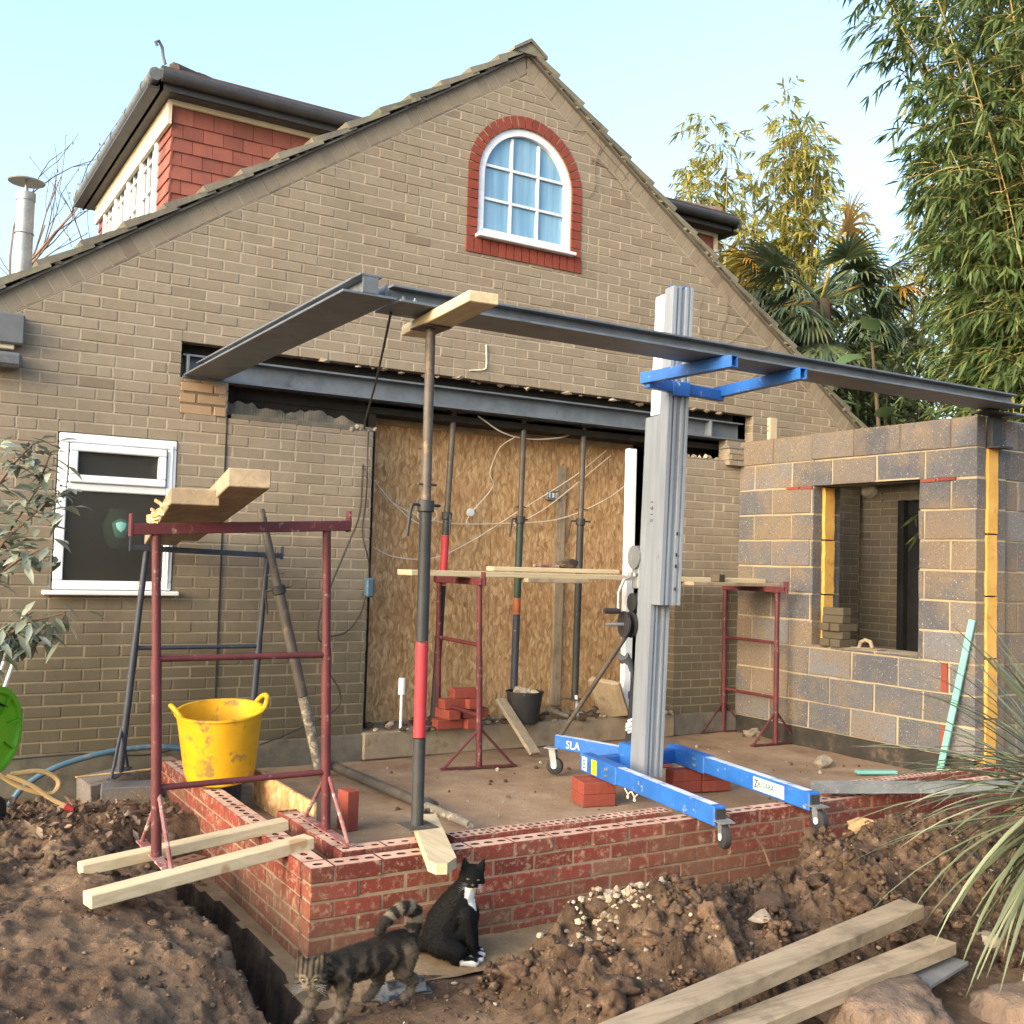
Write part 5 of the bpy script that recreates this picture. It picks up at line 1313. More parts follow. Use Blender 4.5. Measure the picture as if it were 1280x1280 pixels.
def chunk(name, label, c, d, rot, mat='splitwood', am=.03):
    b = MB(); bmesh.ops.create_cube(b.bm, size=1.0); bmesh.ops.subdivide_edges(b.bm, edges=b.bm.edges, cuts=3, use_grid_fill=True)
    M = Matrix.Rotation(rot[2], 3, 'Z') @ Matrix.Rotation(rot[0], 3, 'X') @ Matrix.Rotation(rot[1], 3, 'Y'); c = Vector(c)
    for v in b.bm.verts:
        p = Vector((v.co.x*d[0], v.co.y*d[1], v.co.z*d[2])); n_ = Vector((MN.noise(p*12+c), MN.noise(p*12+c*2), MN.noise(p*12+c*3))); v.co = M @ (p+n_*am*1.5) + c
    return tag(b.build(name, M_[mat], smooth=0), label, 'stone' if mat != 'splitwood' else 'wood chunk')
chunk('sandstone_lump', 'square pale yellow stone on top of the right hand heap', (-2.22, -3.29, -.145), (.13, .10, .08), (R(10), R(5), R(-25)))
chunk('sandstone_lump', 'long split pale stone behind the square one', (-2.08, -3.22, -.10), (.22, .10, .09), (R(-12), R(-10), R(-20)), am=.05)
for (x, y, z, s, l) in ((-2.18, -3.50, -.17, .09, 'brown clod of clay below the square pale stone'), (-3.36, -3.78, -.16, .085, 'brown flat stone in the middle of the spoil heap'), (-2.72, -3.98, -.20, .06, 'pale stone near the end of the long timbers'), (-2.43, -4.02, -.20, .06, 'brown stone under the strap leaf plant'), (-2.55, -4.30, -.27, .055, 'grey stone between the strap leaf plant and the boulder'), (-5.45, -1.72, -.14, .07, 'reddish brown broken brick on the left soil'), (-6.05, -2.85, -.17, .045, 'beige pebble on the bare soil at the left')):
    rock('stone', l, (x, y, z), s, (1.2, 1, .75), 'clod' if 'brown' in l else 'rubble', .5, 3, seed=x)
b = MB(); b.box((-5.42, -1.98, -.20), (.2, .1, .07), Matrix.Rotation(R(30), 3, 'Z'), ch=.004)
for i in range(3): b.lathe([(.014, 0), (.014, .002)], (-5.47+.05*i, -2.01+.03*i, -.1655), 10, 1)
tag(b.build('brick', [M_['red_brick'], M_['hole']], smooth=0), 'muddy cored brick lying in the trench under the new timbers', 'brick')
chunk('plastic_scrap', 'pale crumpled scrap lying on the spoil heap', (-3.62, -4.02, -.10), (.05, .045, .02), (R(20), R(10), 0), 'rubble', .04)
cable('pale root sticking out of the heap by the red wall', [(-2.72, -3.16, -.22), (-2.75, -3.14, -.13), (-2.79, -3.13, -.08), (-2.80, -3.13, -.05)], .006, 'twig', 'root', 'root')
cable('thin root crossing the dark trench wall', [(-5.56, -2.50, -.27), (-5.50, -2.62, -.28), (-5.45, -2.72, -.30)], .004, 'twig', 'root', 'root')
cable('looped root hanging from the trench edge', [(-5.57, -2.65, -.30), (-5.52, -2.85, -.31), (-5.47, -3.0, -.36)], .004, 'twig', 'root', 'root')
b = MB(); b.ico((0, 0, 0), .2, 3)
for v in b.bm.verts: v.co = Vector((v.co.x*1.0, v.co.y*.35, v.co.z*.22)) * (1+.5*MN.noise(v.co*11)) + Vector((-4.90, -3.27, -.43))
M_['bag'] = gen('grey_plastic_bag', S(112,112,110), S(76,76,76), S(44,44,44), s3=9, t3=(.5,.6), rough=.35, bump=.6, bs=25, rv=.1)
tag(b.build('plastic_bag', M_['bag'], smooth=30), 'grey plastic bag half buried behind the tabby cat', 'bag')
# ---------------------------------------------------------------- foliage
class LF:
    """leaf-sized folded blades gathered into one foliage mesh"""
    def __init__(s): s.p = []; s.d = []; s.n = []; s.l = []; s.w = []; s.r = []; s.k = []
    def add(s, p, d, n, l, w, r, droop=.15): s.p.append(tuple(p)); s.d.append(tuple(d)); s.n.append(tuple(n)); s.l.append(l); s.w.append(w); s.r.append(r); s.k.append(droop)
    def build(s, name, mat, parent, wide=.4):
        P = np.array(s.p); D = np.array(s.d); N = np.array(s.n); l = np.array(s.l)[:, None]; w = np.array(s.w)[:, None]; k = np.array(s.k)[:, None]
        D /= np.linalg.norm(D, axis=1, keepdims=True)+1e-9
        Sx = np.cross(D, N); Sx /= np.linalg.norm(Sx, axis=1, keepdims=True)+1e-9; N = np.cross(Sx, D)
        z = np.array([[0, 0, 1.0]])
        m = P + D*l*wide - z*l*k*.25; t = P + D*l - z*l*k; a = m + Sx*w/2 + N*w*.16; b = m - Sx*w/2 + N*w*.16
        m2 = P + D*l*(wide+.32) - z*l*k*.55; a2 = m2 + Sx*w*.33 + N*w*.1; b2 = m2 - Sx*w*.33 + N*w*.1
        off = np.array(root_loc(parent)); V = np.stack([P, a, m, b, a2, m2, b2, t], 1)-off; n = len(P); i0 = (np.arange(n)*8)[:, None]
        tri = [(0, 1, 2), (0, 2, 3), (4, 7, 5), (5, 7, 6)]; quad = [(1, 4, 5, 2), (2, 5, 6, 3)]
        loops = []; starts = []; tot = []
        F = np.concatenate([i0+np.array([q]) for q in tri], 1).reshape(n, 12); Q = np.concatenate([i0+np.array([q]) for q in quad], 1).reshape(n, 8)
        allv = np.concatenate([F, Q], 1).reshape(-1)
        per = np.array([3, 3, 3, 3, 4, 4]); tot = np.tile(per, n); starts = np.concatenate([[0], np.cumsum(tot)[:-1]])
        me = bpy.data.meshes.new(name); me.vertices.add(n*8); me.vertices.foreach_set('co', V.reshape(-1))
        me.loops.add(len(allv)); me.loops.foreach_set('vertex_index', allv.astype(np.int32))
        me.polygons.add(len(tot)); me.polygons.foreach_set('loop_start', starts.astype(np.int32)); me.polygons.foreach_set('loop_total', tot.astype(np.int32))
        me.update(calc_edges=True); me.validate()
        at = me.attributes.new('rnd', 'FLOAT', 'FACE'); at.data.foreach_set('value', np.repeat(np.array(s.r, dtype=np.float32), 6))
        me.materials.append(mat); return link_mesh(name, me, parent)
def rv3(s=1.0): return Vector((rng.gauss(0, s), rng.gauss(0, s), rng.gauss(0, s)))
def bamboo(name, label, base, culms, hgt, spread, lean, ll, lw, mat, tw=8, low=.12, dens=1.0, group=None, brl=(.35, .8), gold=0.0, bias=(0, 0, 0), fan=1.0):
    root = thing(name, label, 'bamboo', base, group); base = Vector(base); cb = MB(); lf_ = LF(); bias = Vector(bias)
    for c in range(culms):
        a = rng.uniform(0, 6.283); r_ = spread*math.sqrt(rng.random()); p0 = base+Vector((r_*math.cos(a), r_*math.sin(a), 0))
        h = hgt*rng.uniform(.62, 1.0); out = Vector((math.cos(a), math.sin(a), 0))*lean*rng.uniform(.4, 1.2) + bias*rng.uniform(0, 1)
        pts = []
        for i in range(13):
            t = i/12; pts.append(p0 + Vector((0, 0, h*(t-.08*t**4))) + out*h*t**2.6 + Vector((.03*math.sin(5*t+c), .03*math.cos(4*t+c), 0)))
        cb.tube(pts, [.016*(1-.85*i/12)+.002 for i in range(13)], 6, 0, rng.random(), cap=False)
        nodes = int(h/.20*dens)
        for k in range(nodes):
            t = low + (1-low)*(k+rng.random())/nodes
            i = min(11, int(t*12)); fr = t*12-i; q = pts[i].lerp(pts[i+1], fr); ax = (pts[i+1]-pts[i]).normalized()
            for s in range(rng.choice((1, 2, 2, 3))):
                aa = rng.uniform(0, 6.283); d = Vector((math.cos(aa), math.sin(aa), rng.uniform(.1, .9))).normalized()
                bl = rng.uniform(*brl)*(1-.45*t)*fan; bp = [q]; dd = d.copy(); nseg = 5
                for j in range(nseg):
                    dd = (dd + Vector((0, 0, -.18))).normalized(); bp.append(bp[-1]+dd*bl/nseg)
                cb.tube(bp, [.004, .0035, .003, .0025, .002, .0015], 3, 0, rng.random(), cap=False)
                for j in range(tw):
                    f = rng.uniform(.25, 1.0)*nseg; jj = min(nseg-1, int(f)); p = bp[jj].lerp(bp[jj+1], f-jj)
                    bd = (bp[jj+1]-bp[jj]).normalized(); ld = (bd*.9 + rv3(.45) + Vector((0, 0, -.45))).normalized()
                    nn = (Vector((0, 0, 1)) + rv3(.45)).normalized()
                    lf_.add(p, ld, nn, ll*rng.uniform(.6, 1.15), lw*rng.uniform(.75, 1.2), min(1, max(0, rng.gauss(.5+gold*t, .22))), rng.uniform(0, .35))
    cb.build('culm', M_['culm'], root, smooth=60, recalc=False)
    lf_.build('foliage', M_[mat], root, .35); return root
bamboo('bamboo_clump', 'big green bamboo clump towering over the right end of the block wall', (2.15, -1.95, -.25), 76, 8.6, .68, .10, .18, .027, 'bamboo_leaf', tw=15, low=.2, dens=1.25, group='bamboo clumps behind the garden', brl=(.45, .95), bias=(-.05, .06, 0))
bamboo('bamboo_clump', 'dense lower bamboo drooping over the top of the block wall', (2.5, -2.05, -.25), 46, 5.0, .55, .10, .2, .028, 'bamboo_leaf', tw=15, low=.5, dens=1.3, group='bamboo clumps behind the garden', brl=(.5, .9), bias=(-.13, .18, 0))
bamboo('bamboo_clump', 'yellow green bamboo just right of the house roof, the leftmost clump', (2.8, 3.3, -.25), 26, 8.2, .5, .05, .18, .03, 'bamboo_gold', tw=11, low=.45, dens=.8, group='bamboo clumps behind the garden', brl=(.35, .7))
bamboo('bamboo_clump', 'tallest thin yellow bamboo rising alone against the sky', (3.35, 2.5, -.25), 10, 8.6, .22, .025, .18, .03, 'bamboo_gold', tw=10, low=.5, dens=.8, group='bamboo clumps behind the garden', brl=(.3, .6))
bamboo('bamboo_clump', 'low golden bamboo beyond the palm crown', (4.6, 3.0, -.25), 26, 6.7, .9, .06, .18, .032, 'bamboo_gold', tw=12, low=.5, dens=.8, group='bamboo clumps behind the garden', brl=(.4, .8))
bamboo('bamboo_clump', 'thin golden bamboo wisp between the palm and the big clump', (3.7, 1.35, -.25), 10, 7.2, .35, .07, .17, .028, 'bamboo_gold', tw=10, low=.5, dens=.75, group='bamboo clumps behind the garden', brl=(.35, .7))
bamboo('bamboo_clump', 'dark green bamboo filling in behind the right dormer', (2.5, 2.5, -.25), 26, 5.4, .55, .06, .18, .028, 'bamboo_leaf', tw=12, low=.4, dens=.9, group='bamboo clumps behind the garden', brl=(.35, .7))
def strip(mb, p, d, n, L_, w_, droop, mi=0, seg=4, r=.5, fold=.12):
    p = Vector(p); d = Vector(d).normalized(); n = Vector(n); sx = d.cross(n)
    if sx.length < .01: sx = d.cross(Vector((1, 0, 0)))
    sx.normalize(); rows = []; q = p.copy(); dd = d.copy()
    for i in range(seg+1):
        t = i/seg; ww = w_*(.55+.45*math.sin(min(1, t*1.6+.25)*math.pi/2))*(1-t**3*.95)
        up_ = sx.cross(dd).normalized()
        rows.append([mb.bm.verts.new(q-sx*ww/2+up_*ww*fold), mb.bm.verts.new(q), mb.bm.verts.new(q+sx*ww/2+up_*ww*fold)])
        dd = (dd + Vector((0, 0, -droop/seg*(.5+1.5*t)))).normalized(); q = q + dd*L_/seg
    for A, B in zip(rows, rows[1:]):
        mb.f([A[0], A[1], B[1], B[0]], mi, r); mb.f([A[1], A[2], B[2], B[1]], mi, r)
# fan palm
pc = Vector((2.10, 1.00, 4.32)); pr = thing('palm_tree', 'fan palm with drooping dark fronds and a few yellow ones beyond the roof', 'palm', (2.1, 1.0, -.25))
b = MB(); b.tube([(2.13, 1.02, -.25), (2.09, .99, 1.5), (2.1, 1.0, 3.2), pc], [.13, .14, .15, .12], 12); b.build('trunk', M_['bark'], pr)
for i in range(44):
    b = MB(); a = i*2.399+.3; el = -.8+1.45*(i % 11)/10; d = Vector((math.cos(a)*math.cos(el), math.sin(a)*math.cos(el), math.sin(el)))
    if i < 4: d = [Vector((-.72, .44, .62)), Vector((.80, -.49, .35)), Vector((-.82, .30, -.22)), Vector((.1, -.3, .95))][i].normalized()
    pl_ = rng.uniform(.45, .85) if i >= 4 else .95; q = pc+d*pl_+Vector((0, 0, -.05 if el > 0 else -.16)); b.tube([pc, pc+d*pl_*.5+Vector((0, 0, .02)), q], .010, 5)
    sx = d.cross(Vector((0, 0, 1))).normalized(); n = sx.cross(d).normalized(); dry = i < 4
    for k in range(30):
        t = (k/29-.5)*2*math.radians(112); dd = (d*math.cos(t)+sx*math.sin(t)+n*.10*math.cos(t*2)).normalized()
        strip(b, q, dd, n, rng.uniform(.44, .58)*(1-.2*abs(t)/2), .036, rng.uniform(.7, 1.3) if el < .5 else .6, 0, 4, rng.random())
    b.build('frond', M_['palm_dry' if dry else 'palm_leaf'], pr, smooth=0, recalc=False)
# shrubs, broad leaves beyond the gable foot
def bush(name, label, c, rad, n, ll, lw, mat, cat='shrub', group=None, stems=14, cl=70, kdroop=.2):
    root = thing(name, label, cat, (c[0], c[1], -.25), group); c = Vector(c); L_ = LF(); b = MB()
    for i in range(cl):
        d = rv3().normalized(); rr = rng.random()**.45; q = c + Vector((d.x*rad[0], d.y*rad[1], d.z*rad[2]))*rr
        for k in range(n):
            dd = (rv3(.8)+d*.7+Vector((0, 0, .2))).normalized(); p = q + rv3(.07*rad[0]**.5)
            L_.add(p, dd, (Vector((0, 0, 1))+rv3(.5)).normalized(), ll*rng.uniform(.6, 1.2), lw*rng.uniform(.8, 1.2), rng.random(), kdroop)
        if i < stems: b.tube([(c.x+d.x*.1, c.y+d.y*.1, -.25), (c.x+d.x*.3, c.y+d.y*.3, (c.z-.25)/2), q], [.02, .014, .004], 5)
    b.build('stem', M_['bark'], root, recalc=False); L_.build('foliage', M_[mat], root); return root
bush('shrub', 'dark evergreen shrub behind the foot of the gable slope', (1.75, .75, 2.95), (.75, .6, .75), 20, .12, .035, 'shrub_leaf', cl=90)
bush('shrub', 'leafy shrub under the palm between roof and bamboo', (2.25, .2, 3.1), (.7, .6, .7), 18, .14, .04, 'shrub_leaf', cl=80)
bush('shrub', 'dark green hedge plant filling the gap below the palm crown', (3.1, 1.5, 3.6), (.9, .8, 1.0), 22, .13, .04, 'shrub_leaf', cl=110)
bl = thing('broadleaf_plant', 'plant with a few very large pale green paddle leaves beside the bamboo', 'plant', (1.75, -.25, -.25))
b = MB(); b.tube([(1.75, -.25, -.25), (1.72, -.2, 2.2), (1.62, -.12, 3.6)], [.03, .025, .015], 8); b.build('stem', M_['bark'], bl)
for (p, d, L_, ww) in (((1.60, -.10, 3.72), (-.5, -.45, .35), .36, .22), ((1.55, -.08, 3.45), (-.7, .1, -.05), .42, .2), ((1.66, -.14, 3.95), (.05, -.35, .75), .34, .2), ((1.6, -.12, 3.3), (-.55, .35, .2), .36, .18), ((1.62, -.15, 3.15), (-.3, -.6, .1), .4, .18), ((1.55, -.05, 2.95), (-.7, .25, .3), .34, .17), ((1.65, -.2, 2.85), (-.2, -.6, .3), .34, .17)):
    b = MB(); strip(b, p, d, (0, -.4, 1), L_, ww, .7, 0, 6, rng.random(), .10); b.build('leaf', M_['big_leaf'], bl, smooth=60, recalc=False)
# bare winter trees behind the flue
def bare(name, label, base, h, n, seed, mat='twig', lf_=None):
    g = random.Random(seed); root = thing(name, label, 'tree', base); b = MB(); L_ = LF()
    def grow(p, d, l, r_, lev):
        pts = [p]; dd = d.copy()
        for i in range(4):
            dd = (dd+Vector((g.gauss(0, .10), g.gauss(0, .10), g.gauss(.05, .06)))).normalized(); pts.append(pts[-1]+dd*l/4)
        b.tube(pts, [r_*(1-.12*i) for i in range(5)], 5 if lev < 2 else 3, 0, g.random(), cap=False)
        if lev >= 4:
            for k in range(3): L_.add(pts[g.randrange(2, 5)], (g.gauss(0, 1), g.gauss(0, 1), g.gauss(0, 1)), (g.gauss(0, 1), g.gauss(0, 1), 1), .05, .022, g.random(), .1)
            return
        for k in range(g.choice((2, 3)) if lev else n):
            q = pts[g.randrange(2, 5)]; nd = (dd+Vector((g.gauss(0, .55), g.gauss(0, .55), g.gauss(.15, .25)))).normalized(); grow(q, nd, l*g.uniform(.55, .8), r_*.55, lev+1)
    grow(Vector(base), Vector((0, 0, 1)), h*.42, .07, 0)
    b.build('branches', M_[mat], root, smooth=60, recalc=False); L_.build('twig_leaves', M_['bamboo_gold'], root); return root
bare('bare_tree', 'leafless tree with reddish twigs behind the metal flue', (-4.85, 9.8, -.25), 8.4, 5, 4)
bare('bare_tree', 'second leafless tree at the left edge behind the roof', (-5.85, 8.6, -.25), 7.6, 5, 9)
bush('ivy_clad_bush', 'yellow green bush just showing over the roof left of the flue', (-6.15, 7.0, 4.2), (.5, .4, .65), 14, .08, .04, 'bamboo_gold', cl=50)
# grey green shrub branch at the left edge
sh = thing('shrub', 'grey green broad leaved shrub reaching in front of the small window', 'shrub', (-6.55, -1.15, -.2))
b = MB(); L_ = LF(); tips = []
for (pts) in ([(-6.55, -1.15, -.2), (-6.45, -1.15, .6), (-6.28, -1.12, 1.2), (-6.06, -1.15, 1.62), (-6.0, -1.18, 1.83)], [(-6.5, -1.15, .4), (-6.4, -1.1, 1.0), (-6.2, -1.15, 1.35), (-6.02, -1.2, 1.55), (-5.93, -1.22, 1.62)], [(-6.5, -1.2, .3), (-6.35, -1.2, .7), (-6.1, -1.25, .93), (-5.92, -1.28, .98)], [(-6.5, -1.15, .5), (-6.35, -1.2, 1.05), (-6.15, -1.3, 1.25), (-6.03, -1.32, 1.32)], [(-6.5, -1.1, .7), (-6.32, -1.15, 1.5), (-6.18, -1.2, 1.75), (-6.1, -1.2, 1.85)], [(-6.45, -1.25, .35), (-6.3, -1.25, .75), (-6.12, -1.25, .85), (-6.02, -1.25, .84)]):
    b.tube(pts, [.016, .012, .008, .005, .004][:len(pts)], 6)
    for i in range(1, len(pts)):
        a_, c_ = Vector(pts[i-1]), Vector(pts[i])
        if i >= 2: tips += [a_.lerp(c_, t) for t in (.15, .4, .7, 1.0)]
for q in tips:
    for k in range(rng.choice((6, 7, 8))):
        a = rng.uniform(0, 6.283); d = Vector((math.cos(a), math.sin(a), rng.uniform(-.55, .35)))
        if q.z < 1.02: d.z -= .5
        L_.add(q + rv3(.045), d, (Vector((0, 0, 1))+rv3(.35)).normalized(), rng.uniform(.085, .125), rng.uniform(.034, .048), rng.random(), rng.uniform(.1, .5))
b.build('stem', M_['twig'], sh); L_.build('foliage', M_['grey_leaf'], sh, .45)
# strap leaved plant at the right edge
cd = thing('strap_leaf_plant', 'spiky strap leaved plant spraying in from the right edge', 'plant', (-2.55, -4.72, -.3))
b = MB(); cc = Vector((-2.52, -4.70, .46)); b.tube([(-2.55, -4.72, -.35), (-2.56, -4.71, .0), cc], [.06, .05, .045], 10); b.build('trunk', M_['bark'], cd)
b = MB()
for i in range(270):
    a = rng.uniform(0, 6.283); el = math.asin(rng.uniform(-.75, .95)); d = Vector((math.cos(a)*math.cos(el), math.sin(a)*math.cos(el), math.sin(el)))
    strip(b, cc+d*.03+Vector((0, 0, rng.uniform(-.12, .06))), d, (0, 0, 1), rng.uniform(.55, 1.0), rng.uniform(.018, .032), rng.uniform(.1, .75) if el > -.2 else rng.uniform(.5, 1.1), 0, 7, rng.random(), .2)
b.build('leaves', M_['cord_leaf'], cd, smooth=60, recalc=False)
# ivy stems on the right of the gable
b = MB(); g = random.Random(3)
def ivy(p, d, n):
    q = Vector(p); pts = [q.copy()]
    for i in range(n):
        d = (Vector(d)+Vector((g.gauss(0, .35), 0, g.gauss(0, .3)))).normalized(); q = q+d*.07; q.y = -.012
        q.z = min(q.z, 5.36-.68*abs(q.x+2.42)); pts.append(q.copy())
    b.tube(pts, .003, 4)
for p, d, n in (((-1.95, -.01, 4.93), (.9, 0, -.35), 9), ((-1.75, -.01, 4.72), (1, 0, .0), 7), ((-1.7, -.01, 4.95), (.7, 0, -.7), 8), ((-.5, -.01, 3.75), (.2, 0, -1), 7), ((.35, -.01, 3.42), (-.9, 0, .05), 8), ((.3, -.01, 3.4), (.15, 0, -1), 9), ((-.3, -.01, 3.98), (.8, 0, -.75), 14), ((.1, -.01, 3.62), (-.8, 0, -.4), 6)): ivy(p, d, n)
tag(b.build('climber', M_['climber']), 'bare climber stems crawling along the right slope of the gable', 'climber')

# ---------------------------------------------------------------- clods, rubble and litter
def scatter(name, label, spots, mats, sub=1, jit=.75, cat='soil', stuff=True):
    protos_ = []
    for i in range(10):
        bm_ = bmesh.new(); bmesh.ops.create_icosphere(bm_, subdivisions=sub, radius=1.0); o = Vector((i*3.3, 1.7*i, 0))
        for v in bm_.verts: v.co *= 1 + jit*MN.noise(v.co*1.25+o) + .3*MN.noise(v.co*3+o) + (.16*MN.noise(v.co*7+o) if sub > 1 else 0)
        bm_.verts.ensure_lookup_table(); bm_.faces.ensure_lookup_table()
        protos_.append((np.array([v.co[:] for v in bm_.verts]), np.array([[v.index for v in f.verts] for f in bm_.faces]))); bm_.free()
    VV = []; FF = []; RR = []; MI = []; n0 = 0
    for (x, y, z, r_, mi) in spots:
        v, f = protos_[rng.randrange(10)]; th = rng.uniform(0, 6.28); c_, s__ = math.cos(th), math.sin(th); st = np.array([rng.uniform(.7, 1.4), rng.uniform(.7, 1.2), rng.uniform(.55, .95)])
        w_ = v*st*r_; w_ = np.stack([w_[:, 0]*c_-w_[:, 1]*s__, w_[:, 0]*s__+w_[:, 1]*c_, w_[:, 2]], 1)+np.array([x, y, z]); VV.append(w_); FF.append(f+n0); n0 += len(v); RR += [rng.random()]*len(f); MI += [mi]*len(f)
    me = bpy.data.meshes.new(name); me.from_pydata(np.concatenate(VV).tolist(), [], np.concatenate(FF).tolist())
    for m in mats: me.materials.append(M_[m])
    me.polygons.foreach_set('material_index', MI); me.polygons.foreach_set('use_smooth', [mats[0] != 'rubble']*len(me.polygons)); at = me.attributes.new('rnd', 'FLOAT', 'FACE'); at.data.foreach_set('value', RR); me.update()
    o = link_mesh(name, me); return tag(o, label, cat, kind='stuff' if stuff else None)
sp = []
def heapness(x, y):
    d = -2.92-y
    if x < -4.75: return 0
    lo = .40 if x < -2.9 else .12
    return ss(lo-.05, lo+.2, d)*ss(2.0, 1.0, d)
while len(sp) < 2600:
    x = rng.uniform(-4.75, -1.6); y = rng.uniform(-4.9, -3.05)
    if rng.random() > heap_w(x, y): continue
    r_ = .005*(1/max(.008, rng.random()))**.5
    r_ = min(r_, .05); sp.append((x, y, HH(x, y)+r_*.3, r_, 0))
big = [q for q in sp if q[3] > .024]; small = [q for q in sp if q[3] <= .024]
n_cl = 0
while n_cl < 45:                               # crumbly lumps made of many small clods stuck together
    x = rng.uniform(-4.7, -1.6); y = rng.uniform(-4.6, -3.1)
    if rng.random() > heap_w(x, y): continue
    n_cl += 1; R_ = rng.uniform(.03, .085); z0 = HH(x, y)+R_*.1
    for k in range(int(26*(R_/.06)**1.5)+6):
        v = rv3().normalized()*R_*rng.random()**.4; small.append((x+v.x, y+v.y, z0+v.z*.8, rng.uniform(.008, .024), 0))
scatter('soil_clods', 'larger clods of dark soil lying on the spoil heap', big, ['clod'], 3, .9)
scatter('soil_clods', 'small crumbly clods of dark soil covering the spoil heap', small, ['clod'], 1, .8)
sp = []
for i in range(260):
    x = rng.gauss(-4.02, .13); y = rng.gauss(-3.60, .09); r_ = rng.choice([.006, .008, .010, .013, .018]); sp.append((x, y, HH(x, y)+r_*.4, r_, 0))
for i in range(150):
    x = rng.uniform(-4.6, -1.8); y = rng.uniform(-4.4, -3.35); r_ = rng.choice([.004, .006, .009, .012]); sp.append((x, y, HH(x, y)+r_*.4, r_, 0))
scatter('pale_gravel', 'pale mortar rubble tipped on top of the spoil heap', sp, ['rubble'], 1, .6, 'rubble')
sp = []
for i in range(3600):
    x = rng.uniform(-6.9, -5.5); y = rng.uniform(-4.2, -.15); r_ = .0028*(1/max(.008, rng.random()))**.5; r_ = min(r_, .018)*(1.3 if MN.noise((x*1.7, y*1.7, 8.0)) > .1 else .7); sp.append((x, y, HL(x, y)+r_*.3, r_, 0 if rng.random() < .97 else 1))
for i in range(700):
    x = rng.uniform(-5.6, -4.6); y = rng.uniform(-4.4, -3.3); r_ = .003*(1/max(.02, rng.random()))**.5; sp.append((x, y, H(x, y)+r_*.3, r_, 0 if rng.random() < .97 else 1))
scatter('soil_crumbs', 'soil crumbs and small stones on the bare ground at the left', sp, ['crumb', 'rubble'], 1, .8)
L_ = LF()
for i in range(900):
    x = rng.uniform(-6.5, -5.2); y = rng.gauss(-.85, .45)
    if y > -.08: continue
    L_.add((x, y, HL(x, y)+rng.uniform(.005, .03)), rv3(), (rv3(.5)+Vector((0, 0, 1))), rng.uniform(.04, .08), rng.uniform(.02, .035), rng.random(), .2)
M_['dead_leaf'] = leafmat('dead_leaf', [(0, (.05,.03,.02)), (.6, (.12,.075,.05)), (1, (.26,.19,.14))], rough=.8, trans=.05)
tag(L_.build('leaf_litter', M_['dead_leaf'], None, .45), 'dead brown leaves along the foot of the house wall at the left', 'leaves', kind='stuff')
